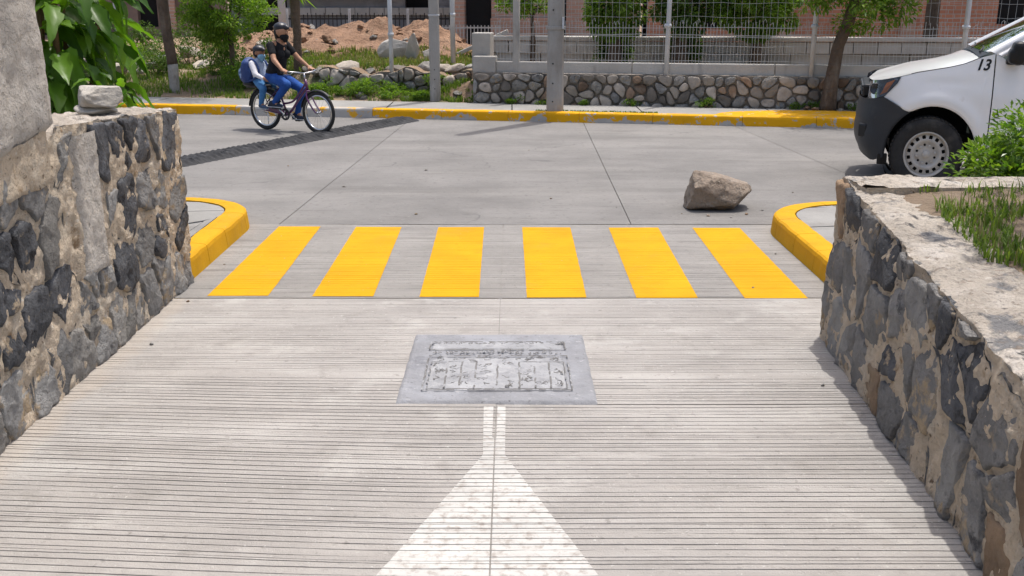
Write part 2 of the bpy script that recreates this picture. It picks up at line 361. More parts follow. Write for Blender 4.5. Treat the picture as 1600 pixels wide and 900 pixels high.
# ------------------------------------------------------------------ masonry
def stone_mesh(poly, proud, n, seed, m, rough=.012, tilt=.12, smooth=True, rag=.018, soft=1, sink=0., small=0., lean=0.):
    """a stone filling a polygon of the wall face; local x along the wall, z up, -y outwards"""
    r = random.Random(seed); so = r.uniform(0, 90)
    poly = resample(chaikin(poly, soft), n) if soft else resample(poly, n)
    cx = sum(p[0] for p in poly) / n; cz = sum(p[1] for p in poly) / n
    pts = []
    for p in poly:
        x, z = p[0]-cx, p[1]-cz
        x += rag*noise.noise(Vector((x*13, z*13, so)))+rag*.5*noise.noise(Vector((x*40, z*40, so)))
        z += rag*noise.noise(Vector((x*13, z*13, so+30)))+rag*.5*noise.noise(Vector((x*40, z*40, so+30)))
        pts.append((x, z))
    tx, tz = r.uniform(-tilt, tilt), r.uniform(-tilt, tilt)
    ca, sa = math.cos(so), math.sin(so); step = r.uniform(-.02, .03)          # one chipped plane across the face
    mb = MB(); vs = []; fs = []
    rings = ((1.03, -.06), (1.0, -.006), (.965, proud*.8), (.88, proud), (.62, proud), (.32, proud))
    for sc_, d in rings:
        for k, (x, z) in enumerate(pts):
            X, Z = x*sc_, z*sc_
            dd = d
            if d > 0:
                dd += tx*X+tz*Z+rough*1.2*noise.noise(Vector((X*11, Z*11, so)))+rough*.8*noise.noise(Vector((X*38, Z*38, so)))
                e = X*ca+Z*sa-step
                if e > 0: dd -= e*.22
            vs.append((X, -dd, Z))
    for a in range(len(rings)-1):
        for k in range(n):
            fs.append((a*n+k, a*n+(k+1) % n, (a+1)*n+(k+1) % n, (a+1)*n+k))
    vs.append((0, -(proud+rough*noise.noise(Vector((0, 0, so)))), 0)); c = len(vs)-1; b = (len(rings)-1)*n
    for k in range(n): fs.append((b+k, b+(k+1) % n, c))
    mb.add(vs, fs); return mb.mesh('stone', m, smooth), (cx, cz)

def masonry(name, label, P0, P1, top, thick, cw, ch, gap, proud, pick, seed, mort, mtop, n=18, res=.03, skip=None, rough=.012, amp=.014, endfaces=True, tilt=.05, jit=.32, rag=.018, soft=1, sink=0., small=0., lean=0.):
    """P0 -> P1 along the face foot, outward normal to the right of that direction"""
    P0 = Vector((*P0, 0)); P1 = Vector((*P1, 0)); L = (P1-P0).length; d = (P1-P0)/L
    ang = math.atan2(d.y, d.x)
    root = thing(name, P0, label, 'wall', rz=ang)
    r = random.Random(seed)
    maxh = max(top(s*L/20) for s in range(21))
    nu = max(2, int(L/res)); nv = max(2, int(maxh/res))
    mb = MB()
    def face(u, v):
        s = u*L; z = v*top(s)
        return (s, sink*smoothstep(0, .06, top(s)-z)-amp*1.6*fn3(s*5, z*5, seed) - amp*1.1*fn3(s*20, z*20, seed+5, 3) + .012*smoothstep(.1, 0, top(s)-z), z)
    mb.grid(nu, nv, face)
    nt_ = max(2, int(thick/res))
    tb = MB()
    def topf(u, v):
        s = u*L; t = v*thick; z0 = top(s)
        if v == 0: return face(u, 1.)
        return (s, t, z0 + .020*fn3(s*5, t*5, seed+2) + .009*fn3(s*25, t*25, seed+3, 2) - .012*smoothstep(.05, 0, t) + .004)
    tb.grid(nu, nt_, topf)
    if endfaces:
        for u in (0., 1.):
            mb.grid(max(2, nt_), nv, lambda a, b, u=u: (u*L + (.0 if a == 0 else (-1 if u == 0 else 1)*amp*fn3(a*5, b*7, seed+u)), face(u, b)[1] if a == 0 else a*thick, face(u, b)[2]))
        mb.grid(nu//3 + 1, 2, lambda a, b: (a*L, thick, b*(top(a*L)+.006)))
    for q in (mb, tb): q.v = [(a, b+lean*c, c) for a, b, c in q.v]
    mb.build('mortar', mort, root, True)
    tb.build('capping', mtop, root, True)
    sites = []; z = ch*.5; row = 0
    while z < maxh:
        s = cw*(.25 + .5*(row % 2))
        while s < L:
            sites.append((s + r.uniform(-jit, jit)*cw, z + r.uniform(-jit, jit)*ch)); s += cw*r.uniform(.75, 1.3)
        z += ch*r.uniform(.88, 1.1); row += 1
    for _ in range(int(len(sites)*small)): sites.append((r.uniform(0, L), r.uniform(0, maxh)))
    boundary = [(.012, .0), (L-.012, .0)] + [(L*(1-i/12) + (-.012 if i == 0 else .012 if i == 12 else 0), top(L*(1-i/12))-.012) for i in range(13)]
    k = 0
    for (s0, z0), poly in voronoi(sites, boundary, gap, max(cw, ch)*3.2, .6):
        if skip and skip(s0, z0): continue
        ar = abs(sum(a[0]*b[1]-b[0]*a[1] for a, b in zip(poly, poly[1:]+poly[:1])))/2
        if ar < cw*ch*.06: continue
        k += 1
        me, (cx, cz) = stone_mesh(poly, proud*r.uniform(.5, 1.35), n, seed*1000+k, M[pick(s0, z0, r)], rough, tilt, True, rag, soft)
        link('stone', me, root, (cx, lean*cz, cz)).rotation_euler = (-math.atan(lean), 0, 0)
    return root, ang

# ------------------------------------------------------------------ rocks
def rock_mesh(name, size, seed, m, planes=10, sub=4, flat=None, amp=.035, smooth=True, extra=(), lo=.6):
    r = random.Random(seed); bm = bmesh.new(); bmesh.ops.create_icosphere(bm, subdivisions=sub, radius=1)
    pl = [(Vector((r.uniform(-1, 1), r.uniform(-1, 1), r.uniform(-1, 1))).normalized(), r.uniform(lo, .88)) for _ in range(planes)]
    pl += [(Vector(nn).normalized(), dd) for nn, dd in extra]
    for v in bm.verts:
        for nn, dd in pl:
            e = v.co.dot(nn) - dd
            if e > 0: v.co -= nn * e * .94
        v.co *= 1 + amp*fn3(v.co.x*3, v.co.y*3, v.co.z*3+seed) + amp*.35*fn3(v.co.x*11, v.co.y*11, v.co.z*11+seed, 3)
        v.co = Vector((v.co.x*size[0]/2, v.co.y*size[1]/2, v.co.z*size[2]/2))
    zl = min(v.co.z for v in bm.verts)
    for v in bm.verts: v.co.z -= zl
    me = bpy.data.meshes.new(name); bm.to_mesh(me); bm.free(); me.materials.append(m)
    if smooth: me.polygons.foreach_set('use_smooth', [True]*len(me.polygons))
    return me

# ================================================================== SETTING
# ------------------------------------------------------------------ ground
g_ = MB().add([(-400, -400, -.05), (400, -400, -.05), (400, 400, -.05), (-400, 400, -.05)], [(0, 1, 2, 3)]).build('ground', M['earth'])
g_['kind'] = 'structure'

# ------------------------------------------------------------------ driveway with raked grooves
def make_rows(y0, y1, smin, smax, dmin, dmax, wd, seed):
    r = random.Random(seed); rows = [(y0, 0., 0)]; y = y0 + .02; i = seed*100
    while y < y1 - .03:
        d = r.uniform(dmin, dmax); i += 1; ww = wd*r.uniform(.7, 1.25)
        rows += [(y, 0., i), (y+ww*.5, d, i), (y+ww, d, i), (y+ww+.0012, 0., i)]
        st = r.uniform(smin, smax)
        if st > .034 and r.random() < .15:                       # a fainter scratch between two grooves
            q = y+st*r.uniform(.4, .65); i += 1; d = d*r.uniform(.15, .4)
            rows += [(q, 0., i), (q+.002, d, i), (q+.004, d, i), (q+.0048, 0., i)]
        y += st
    rows.append((y1, 0., 0)); return rows
def row_pt(row, x):
    y, d, i = row
    if i == 0: return y, .004*fn3(x*.7, y*.7, 3, 2)
    wob = .008*noise.noise(Vector((x*.9, i*3.1, 0)))+.0012*noise.noise(Vector((x*17, i*3.1, 0)))
    mm = max(0., min(1.15, .66 + .8*noise.noise(Vector((x*1.3, i*1.7, 4))) + .35*noise.noise(Vector((x*11, i*2.3, 8)))))
    wob += .06*max(0., -x-.3)**1.2*smoothstep(5.6, 3.6, y)
    return y + wob, -d*mm + .004*fn3(x*.7, y*.7, 3, 2)
ROWS_A = make_rows(.6, 4.75, .035, .043, .0046, .0078, .006, 1)[:-1]+make_rows(4.77, 6.07, .022, .042, .0012, .0042, .0055, 3)[1:]
ROWS_B = make_rows(6.085, 8.2, .026, .07, .0004, .0022, .005, 2)
def sheet(rows, xs, dz=0., x0=None, x1=None):
    mb = MB(); n = len(xs); vs = []
    for row in rows:
        for q in xs:
            if x0: q = x0(row[0]) + (x1(row[0])-x0(row[0]))*q
            y, z = row_pt(row, q); vs.append((q, y, z+dz))
    fs = [(j*n+i, j*n+i+1, (j+1)*n+i+1, (j+1)*n+i) for j in range(len(rows)-1) for i in range(n-1)]
    return mb.add(vs, fs)
def cut(rows, a, b): return [(a, 0., 0)] + [q for q in rows if a+.004 < q[0] < b-.004] + [(b, 0., 0)]
drive = structure('driveway')
JX = -.07
def lin(a, b, n): return [a+(b-a)*i/n for i in range(n+1)]
sheet(cut(ROWS_A, .6, 6.07), lin(-2.3, JX-.0018, 64)).build('concrete_slab', M['drive'], drive)
sheet(cut(ROWS_A, .6, 4.366), lin(JX+.0018, 1.95, 64)).build('concrete_slab', M['drive'], drive)
sheet(cut(ROWS_A, 4.376, 6.07), lin(JX+.0018, 1.95, 64)).build('concrete_slab', M['drive'], drive)
sheet(ROWS_B, lin(-2.2, JX-.0015, 30)).build('concrete_slab', M['cross'], drive)
sheet(ROWS_B, lin(JX+.0015, 2.12, 30)).build('concrete_slab', M['cross'], drive)
MB().box((JX, 4.35, -.011), (.02, 7.5, .016)).build('joint_filler', M['cross'], drive)
MB().box((.94, 4.371, -.012), (2.0, .02, .014)).build('joint_filler', M['cross'], drive)
# yellow crosswalk stripes
for i, (a, b, c, d) in enumerate(((-1.85, -1.48, -1.84, -1.51), (-1.21, -.84, -1.23, -.87), (-.56, -.20, -.58, -.22), (.09, .45, .08, .46), (.75, 1.12, .76, 1.15), (1.40, 1.78, 1.42, 1.79))):
    xl = lambda y, a=a, c=c: a+(c-a)*(y-6.1)/2.0 + .0025*noise.noise(Vector((y*14, a, 0)))
    xr = lambda y, b=b, d=d: b+(d-b)*(y-6.1)/2.0 + .0025*noise.noise(Vector((y*14, b, 3)))
    o = sheet(cut(ROWS_B, 6.125-.012*i, 8.115-.008*i), lin(0, 1, 6), .0022, xl, xr).build('crosswalk_stripe', M['yellow'], drive)
# white island marking, two lines that open into a wedge
al = lambda y: lerp([(1.5, -.915), (3.83, -.115), (4.345, -.125)], y)
ar = lambda y: lerp([(1.5, .745), (3.83, -.028), (4.345, -.028)], y)
rows = cut(ROWS_A, 1.6, 4.34)
mk = sheet(rows, lin(0, 1, 10), .0022, al, lambda y: JX-.003 if y < 4.0 else -.082)
mr = sheet(rows, lin(0, 1, 10), .0022, lambda y: JX+.003 if y < 4.0 else -.064, ar)
mk.add(mr.v, mr.f); mk.build('painted_wedge', M['white'], drive)

# ------------------------------------------------------------------ street of concrete slabs
street = structure('street')
def kerb_y(x): return 15.42 - .19*x
def near_y(x): return 8.215 if -2.3 < x < 2.2 else (8.5 if x > 0 else 8.6)
jx = [(-24, -24), (-17, -16.6), (-12.6, -12.0), (-9.3, -8.6), (-5.7, -5.05), (-1.86, -1.5), (.95, 1.03), (3.62, 3.12), (7.0, 6.6), (10.6, 10.4), (15, 15), (24, 24)]
def street_x(j, y): a, b = jx[j]; return a+(b-a)*(y-8.2)/7.2
def street_slab(j, t0, t1):
    mb = MB(); G = .003
    def fn(u, v):
        a = street_x(j, 8.2 + 7.2*(t0+(t1-t0)*v)) + G; b = street_x(j+1, 8.2+7.2*(t0+(t1-t0)*v)) - G
        x = a+(b-a)*u; lo = near_y(x) if abs(x) > 2.6 else 8.21
        lo = 8.21
        y = lo + (kerb_y(x)+.05-lo)*(t0+(t1-t0)*v) + (G if v == 0 and t0 > 0 else 0) - (G if v == 1 and t1 < 1 else 0)
        return (x, y, .004*fn3(x*.5, y*.5, 9, 2))
    nu = max(6, int(abs(jx[j+1][0]-jx[j][0])*3)); mb.grid(min(nu, 24), 18, fn)
    mb.build('concrete_slab', M['street'], street, True)
for j in range(len(jx)-1):
    street_slab(j, 0., .5); street_slab(j, .5, 1.)

# ------------------------------------------------------------------ kerbs
def kerb(root, path, wd, hh, mats, seg=.5, r=.024, gap=.005):
    """path: outer foot line; the kerb body lies to the LEFT of the path; split in blocks"""
    P = [Vector((*p, 0)) for p in path]; D = [0.]
    for a, b in zip(P, P[1:]): D.append(D[-1]+(b-a).length)
    def at(s):
        for i in range(len(P)-1):
            if s <= D[i+1] or i == len(P)-2:
                t = (P[i+1]-P[i]).normalized(); return P[i]+t*(s-D[i]), t
    prof = [(-.004, -.04), (0, .0), (.012, hh-r*1.5), (.018, hh-r*.6), (.032, hh-r*.12), (.055, hh), (wd*.6, hh+.003), (wd, hh), (wd, -.04)]
    s = 0.; k = 0; rr = random.Random(len(path)*7+int(wd*100))
    while s < D[-1]-.02:
        e = min(D[-1], s+seg*rr.uniform(.85, 1.15)); mb = MB(); n = max(4, int((e-s)/.06)); vs = []
        n = min(n, 14)
        for i in range(n+1):
            q = s+gap/2+(e-s-gap)*i/n; p, t = at(q); p1, t1 = at(max(0, q-.06)); p2, t2 = at(min(D[-1], q+.06)); t = (t1+t2).normalized()
            nl = Vector((-t.y, t.x, 0))
            for (o, z) in prof:
                jz = .006*fn3(p.x*9, p.y*9, z*9+o*5, 3) if z > .02 else 0
                vs.append(p+nl*(o+jz*.6)+Vector((0, 0, z+jz*.5)))
        m = len(prof)
        fs = [(i*m+j, (i+1)*m+j, (i+1)*m+j+1, i*m+j+1) for i in range(n) for j in range(m-1)]
        fs += [tuple(range(m)), tuple(n*m+j for j in range(m-1, -1, -1))]
        mb.add(vs, fs)
        pm_, _ = at((s+e)/2)
        mb.build('kerb_block', mats(pm_.x, k), root, False); k += 1; s = e
def arc(cx, cy, r, a0, a1, n=12): return [(cx+r*math.cos(R(a0+(a1-a0)*i/n)), cy+r*math.sin(R(a0+(a1-a0)*i/n))) for i in range(n+1)]
kl = structure('kerb'); kr = structure('kerb'); kf = structure('kerb')
kl['label'] = 'yellow kerb rounding the corner beside the left stone wall'; kr['label'] = 'yellow kerb rounding the corner beside the right stone wall'; kf['label'] = 'worn yellow kerb along the far side of the street'
pl = [(-2.05, 5.9)] + arc(-2.75, 7.95, .7, 0, 90) + [(-14, 10.8)]
kerb(kl, pl, .175, .145, lambda x, k: M['kerby'])
prr = [(14, 6.33)] + arc(2.68, 7.78, .7, 90, 180) + [(1.98, 5.0)]
kerb(kr, prr, .175, .145, lambda x, k: M['kerby'])
kerb(kf, [(22, kerb_y(22)), (-22, kerb_y(-22))][::-1], .17, .14, lambda x, k: M['kerbbare'] if (-4.6 < x < -1.9 and not -3.3 < x < -2.9) else M['kerbfar'], seg=1.1)

# ------------------------------------------------------------------ corner pavements, cracked plates
def plates(root, inner, box, n, seed, z=.137, gap=.012):
    r = random.Random(seed); x0, y0, x1, y1 = box
    sites = [(r.uniform(x0, x1), r.uniform(y0, y1)) for _ in range(n)]
    bnd = [(x0, y0), (x1, y0), (x1, y1), (x0, y1)]
    for a, b in zip(inner, inner[1:]):
        t = (b[0]-a[0], b[1]-a[1]); L = math.hypot(*t); nn = (t[1]/L, -t[0]/L)     # keep the left side
        bnd = clip(bnd, nn, nn[0]*a[0]+nn[1]*a[1])
    for s, p in voronoi(sites, bnd, gap, 9):
        mb = MB(); m = len(p); h = z+r.uniform(-.004, .004)
        mb.add([(q[0], q[1], -.04) for q in p]+[(q[0], q[1], h+r.uniform(-.003, .003)) for q in p], [tuple(range(m, 2*m))]+[(i, (i+1) % m, m+(i+1) % m, m+i) for i in range(m)])
        mb.build('pavement_piece', M['walk'], root)
pvl = structure('pavement'); pvr = structure('pavement')
plates(pvl, [(-2.235, 5.0)] + arc(-2.75, 7.95, .515, 0, 90) + [(-9, 9.63)], (-6.5, 5.0, -2.0, 9), 26, 3)
plates(pvr, [(9, 7.07)] + arc(2.68, 7.78, .515, 90, 180) + [(2.165, 4.0)], (2.0, 5.4, 6.5, 9), 26, 5)

# ------------------------------------------------------------------ far pavement
far = structure('pavement')
for i in range(-11, 11):
    x0, x1 = i*1.9+.008, (i+1)*1.9-.008
    MB().grid(6, 4, lambda u, v: (x0+(x1-x0)*u, kerb_y(x0+(x1-x0)*u)+.174+1.08*v, .132+.004*fn3((x0+u)*2, v*2, i))).build('pavement_slab', M['walk'], far, True)
# yellow painted drop ramp on the far pavement
def rampf(u, v):
    x = 2.9+3.3*u; hump = math.sin(math.pi*min(1, max(0, u)))**.6
    return (x, kerb_y(x)+.176+v*(.03+.80*hump), .140+.004*fn3(x*2, v*2, 2)+.012*hump*math.sin(math.pi*v))
MB().grid(30, 6, rampf).build('painted_ramp', M['kerbfar'], far, True)

# ------------------------------------------------------------------ lot and verge behind the far pavement
def back_y(x): return kerb_y(x)+1.25
def lot_z(x, y):
    t = y-back_y(x)
    left = smoothstep(-.3, -1.6, x)
    z = .12+.10*smoothstep(0, .7, t)
    leftz = .12+.16*smoothstep(0, .9, t)+.30*smoothstep(.85, 1.25, t)+.014*t
    far_left = .12+.28*smoothstep(0, 2.2, t)+.16*smoothstep(2.0, 3.6, t)+.02*t
    fl = smoothstep(-3.4, -4.6, x)
    leftz = leftz*(1-fl)+far_left*fl
    rightz = .12+.35*smoothstep(.2, .5, t)+.01*t
    z = leftz*left+rightz*(1-left)
    z += .03*fn3(x*.9, y*.9, 2)*smoothstep(0, .5, t)
    return z
def mound(x, y):
    m = 0
    for cx, cy, rx, ry, h in ((-4.2, 22.6, 1.3, 1.1, .42), (-2.9, 22.2, 1.1, .9, .34), (-1.9, 22.0, 1.0, 1., .40), (-3.6, 21.0, 1.2, .8, .22), (-.9, 21.6, .9, .8, .22), (-5.6, 23.5, 1.2, 1., .3)):
        q = ((x-cx)/rx)**2+((y-cy)/ry)**2
        m += h*math.exp(-q*1.1)
    return m*(1+.35*fn3(x*2, y*2, 7))
def lotfn(u, v):
    x = -20+42*u; y = back_y(x)+.0+28*v**1.6
    return (x, y, lot_z(x, y))
o = MB().grid(260, 110, lotfn).build('verge_ground', M['lot'], None, True); o['kind'] = 'structure'
def moundfn(u, v):
    x = -7.2+7.4*u; y = 19.4+6.2*v
    return (x, y, lot_z(x, y)-.05+mound(x, y)*1.0+.02*fn3(x*6, y*6, 3, 3))
o = MB().grid(130, 110, moundfn).build('soil_heap', M['redsoil'], None, True)
tag(o, 'long heap of reddish soil in the empty lot behind the rubble row', 'soil heap')

def gz(x, y): return max(lot_z(x, y), lot_z(x, y)-.05+mound(x, y) if -7.2 < x < .2 and 19.4 < y < 25.6 else -9)

# ================================================================== NEAR WALLS
def pickL(s, z, r):
    if z < .26: return r.choice(['pale', 'grey', 'grey', 'pale'])
    if z < .45: return r.choice(['slate', 'grey', 'grey', 'slate'])
    return r.choice(['slate', 'slate', 'slate', 'grey', 'mid', 'mid', 'pale'])
LY0 = .5
topL = lambda s: lerp([(0, 1.12), (4.62-LY0, 1.12), (4.72-LY0, 1.19), (6.46-LY0, 1.09)], s)
masonry('stone_wall', 'dark stone and tan mortar wall on the left, rising into a cement pillar', (-2.035, LY0), (-2.035, 6.46), topL, .42, .225, .265, lambda s, z: .02 if z < .3 else .042, .013, pickL, 11, M['mortar'], M['mortartop'], n=36, res=.016,
        skip=lambda s, z: (4.80 < s+LY0 < 5.16 and z > .42) or (s+LY0 < 4.72 and z > .98), rough=.010, amp=.011, soft=0, rag=.022, jit=.40, sink=.003, small=.18)
def pickR(s, z, r):
    if r.random() < (.3 if s > 2.1 else .1): return 'brown'
    if z < .3: return r.choice(['grey', 'grey', 'mid', 'mid'])
    return r.choice(['slate', 'grey', 'mid', 'mid', 'grey', 'slate'])
topR = lambda s: .865-.095*s
masonry('stone_wall', 'low grey stone wall with broad pale top edging the grass planter on the right', (1.64, 5.34), (1.372, 1.3), topR, .36, .245, .30, .024, .010, pickR, 23, M['mortar'], M['mortartop'], n=36, res=.016, rough=.010, amp=.010, endfaces=False, soft=0, rag=.020, jit=.42, sink=.004, small=.22, lean=.05)
# far side of the planter, same wall turning away from the driveway
masonry('stone_wall', 'stone cross wall behind the grass planter on the right, in front of the parked truck', (5.2, 5.36), (1.70, 5.335), lambda s: .862, .36, .26, .3, .045, .010, pickR, 31, M['mortar'], M['mortartop'], n=14, res=.04, rough=.014, amp=.01)

# cement pillar standing on the left wall
pil = thing('cement_pillar', (-2.03, LY0, 1.10), 'tall rough cement rendered pillar standing on the left stone wall', 'pillar')
def pilf(u, v):
    s = u*(4.63-LY0); zb = lerp([(0, -.02), (3.2, -.02), (4.13, .10)], s); z = zb+v*(1.7-zb)
    e = smoothstep(.05, 0, 4.63-LY0-s)
    gr = -.010*math.exp(-((s-3.75)/.02)**2)-.008*math.exp(-((s-3.96)/.016)**2)-.008*math.exp(-((s-3.5)/.016)**2)-.010*math.exp(-((s-2.9)/.02)**2)
    return (.028+gr+.016*fn3(s*4, z*4, 4)+.007*fn3(s*19, z*19, 6, 3)-.02*e-.02*smoothstep(.03, 0, v*1.7), s+.010*fn3(0, z*7, 4)*(u == 1), z)
pb = MB(); pb.grid(110, 60, pilf)
L_ = 4.63-LY0
pb.grid(8, 60, lambda a, b: ((pilf(1, b)[0]) if a == 0 else .03-a*.44, pilf(1, b)[1]+(.006*fn3(a*6, b*8, 3) if a else 0), pilf(1, b)[2]))
pb.grid(20, 4, lambda a, b: (pilf(a, 1)[0] if b == 0 else .03-.44*b, a*L_, 1.7))
pb.grid(20, 1, lambda a, b: (pilf(a, 0)[0] if b == 1 else -.2, pilf(a, 0)[1], pilf(a, 0)[2]))
pb.build('render_coat', M['render'], pil, True)
def bandf(u, v):
    s = 2.0+u*2.09; zt = lerp([(0, -.02), (3.2, -.02), (4.13, .10)], s); z = -.16+.03*fn3(s*5, 0, 2)+v*(zt+.01+.16)
    return (.012+.014*fn3(s*5, z*5, 14)+.006*fn3(s*20, z*20, 16, 3)-.045*smoothstep(.06, 0, v)-.03*smoothstep(.03, 0, 2.09-u*2.09), s, z)
MB().grid(70, 12, bandf).build('render_band', M['mortar'], pil, True)
# smooth cement strip running down the wall below the pillar
def stripf(u, v):
    s = 4.83+.30*u+.02*fn3(0, v*4, 3+u); z = .43+(1.13-.43)*v
    ed = min(u, 1-u, v*2.0)
    return (-2.035+.017*smoothstep(0, .14, ed)-.012*smoothstep(.1, 0, ed)+.009*fn3(s*7, z*5, 2)+.004*fn3(s*25, z*25, 2, 2), s, z)
o = MB().grid(24, 50, stripf).build('cement_strip', M['render'], None, True)
root_l = [x for x in COL.objects if x.name == 'stone_wall'][0]
o.parent = root_l; o.matrix_parent_inverse = Matrix.LocRotScale(root_l.location, root_l.rotation_euler, None).inverted()

# planter soil
o = MB().grid(40, 60, lambda u, v: (1.78+3.4*u, 1.2+3.82*v, topR(5.34-(1.2+3.82*v))-.008+.03*smoothstep(4.2, 5.0, 1.2+3.82*v)*1+.015*fn3(u*9, v*9, 4)-.03*smoothstep(.06, 0, u))).build('planter_soil', M['earth'], None, True); o['kind'] = 'structure'

# loose stones
o = link('loose_stone', rock_mesh('loose_stone', (.24, .24, .085), 3, M['limestone'], 12, 4, extra=[((0, 0, 1), .6), ((0, 0, -1), .6)], amp=.02), None, (-2.245, 5.73, 1.138)); o.rotation_euler = (0, 0, .3)
tag(o, 'thin flat stone lying on the left wall under a bigger loose stone', 'stone')
o = link('loose_stone', rock_mesh('loose_stone', (.30, .33, .175), 8, M['limestone'], 16, 5, extra=[((0, 0, 1), .62), ((0, 0, -1), .55), ((0, -1, .2), .66), ((1, 0, .15), .68), ((-1, 0, .1), .7)], amp=.05, lo=.62), None, (-2.225, 5.74, 1.18)); o.rotation_euler = (0, .03, .5)
tag(o, 'pale squarish loose stone balanced on a thin stone on the left wall', 'stone')

# boulder in the street
o = link('boulder', rock_mesh('boulder', (.70, .50, .47), 21, M['boulder'], 5, 5, extra=[((.42, 0, 1), .50), ((0, -.9, .25), .74), ((-1, 0, .1), .70), ((0, 0, -1), .62), ((.8, -.3, -.5), .68), ((.55, -.55, .5), .72), ((1, 0, .25), .80), ((-.3, -.8, -.2), .78)], amp=.05), None, (1.755, 8.88, -.004))
o.rotation_euler = (0, 0, .06)
tag(o, 'brown angular boulder lying alone on the street', 'boulder')

# ================================================================== UTILITY COVER
cov = thing('utility_cover', (-.07, 4.865, 0), 'bluish grey cement utility cover with worn relief in the middle of the driveway', 'utility cover')
def covf(u, v):
    x = -.455+.91*u+.006*fn3(v*9, u, 3)*(u in (0, 1)); y = -.5+.995*v+.007*fn3(u*9, v, 6)*(v in (0, 1))
    x = x*(1+.01*(1-v)); e = min(u, 1-u, v, 1-v)
    return (x, y, -.012+.024*smoothstep(0, .022, e)+.002*fn3(x*5, y*5, 2)-.003*(smoothstep(.10, .12, e)))
MB().grid(60, 60, covf).build('frame', M['cover'], cov, True)
top = .0105
rr = random.Random(31)
def ridge(mb, pts, wd=.006, h=.004, z=top):
    fine = []
    for a, b in zip(pts, pts[1:]):
        n_ = max(1, int(math.hypot(b[0]-a[0], b[1]-a[1])/.03))
        q = [(a[0]+(b[0]-a[0])*i/n_+rr.uniform(-.0025, .0025), a[1]+(b[1]-a[1])*i/n_+rr.uniform(-.0025, .0025)) for i in range(n_+1)]
        fine += [(q[i], q[i+1]) for i in range(n_) if rr.random() > .16]
    for a, b in fine:
        a = Vector((*a, 0)); b = Vector((*b, 0)); t = (b-a); L = t.length
        if L < 1e-5: continue
        t /= L; n_ = Vector((-t.y, t.x, 0))*wd/2
        o_ = Vector((0, 0, z)); u_ = Vector((0, 0, z+h))
        mb.add([a-n_+o_, b-n_+o_, b+n_+o_, a+n_+o_, a-n_*.5+u_, b-n_*.5+u_, b+n_*.5+u_, a+n_*.5+u_], [(4, 5, 6, 7), (0, 1, 5, 4), (1, 2, 6, 5), (2, 3, 7, 6), (3, 0, 4, 7)])
def panel(name, x0, y0, x1, y1, h=.006):
    MB().grid(14, 10, lambda u, v: (x0+(x1-x0)*u, y0+(y1-y0)*v, top-.004+(h+.004)*smoothstep(0, .05, min(u, 1-u, v, 1-v))+.0015*fn3(u*8, v*8, x0))).build(name, M['coverlight'], cov, True)
panel('relief_panel', -.345, .215, .335, .335)
panel('relief_panel', -.335, -.355, .335, .115)
ln = MB()
def rect(x0, y0, x1, y1): ridge(ln, [(x0, y0), (x1, y0), (x1, y1), (x0, y1), (x0, y0)], .007, .0022, top+.0055)
rect(-.35, .215, .34, .335); rect(-.345, -.36, .345, .115)
ridge(ln, [(-.325, .02), (-.325, -.345), (.325, -.345), (.325, .02)], .006, .002, top+.006)
for x in (-.245, -.175, -.105, .105, .18, .25, 0.0):
    ridge(ln, [(x, .02 if x else -.02), (x, -.335)], .009, .0022, top+.006)
ridge(ln, [(-.325, .02), (-.105, .02)], .005, .002, top+.006); ridge(ln, [(.105, .02), (.325, .02)], .005, .002, top+.006)
rr = random.Random(12)
def scribble(x, y, w_, h_):
    n = rr.randint(3, 6); a = rr.uniform(0, 6.3)
    p = [(x+w_*.5*math.cos(a+i*rr.uniform(.6, 1.5))*rr.uniform(.3, 1), y+h_*.5*math.sin(a+i*1.1)*rr.uniform(.3, 1)) for i in range(n)]
    ridge(ln, p, rr.uniform(.004, .009), .002, top+.006)
for k in range(26): scribble(-.33+.66*k/25, .315+rr.uniform(-.012, .006), .032, .03)
for k in range(24): scribble(-.32+.64*k/23, .165+rr.uniform(-.01, .01), .03, .045)
for k in range(26): scribble(-.31+.62*rr.random(), .07+rr.uniform(-.03, .03), .05, .035)
for k in range(64):
    x = rr.choice((-.285, -.21, -.14, -.06, .05, .14, .215, .287)); scribble(x+rr.uniform(-.018, .018), rr.uniform(-.32, -.0), .04, .05)
o = ln.build('relief_lines', M['coverdirt'], cov); o['kind'] = 'stuff'

# ================================================================== SPEED BUMP
B0, B1 = Vector((-4.88, 8.9, 0)), Vector((-1.55, 15.55, 0)); bl = (B1-B0).length; bt = (B1-B0)/bl; bn = Vector((bt.y, -bt.x, 0))
sb = thing('speed_bump', B0, 'black ridged rubber speed bump strip crossing the street diagonally', 'speed bump')
nseg = 13
for k in range(nseg):
    def bf(u, v, k=k):
        s = bl*(k+.003+u*.994)/nseg; q = (v-.5)
        rid = .010*math.sin(s*2*math.pi/.115+5*abs(q)+1.2*noise.noise(Vector((s*2, q*3, 0))))+.006*math.sin(s*2*math.pi/.05+q*22)
        wd = .47+.018*math.sin(s*2*math.pi/.115)
        z = .046*(1-(2*abs(q))**3)+rid*1.5*(1-(2*abs(q))**4)-.004
        return tuple(bt*s+bn*(q*wd)+Vector((0, 0, z)))
    MB().grid(48, 16, bf).build('rubber_segment', M['bumpstrip'], sb, True)

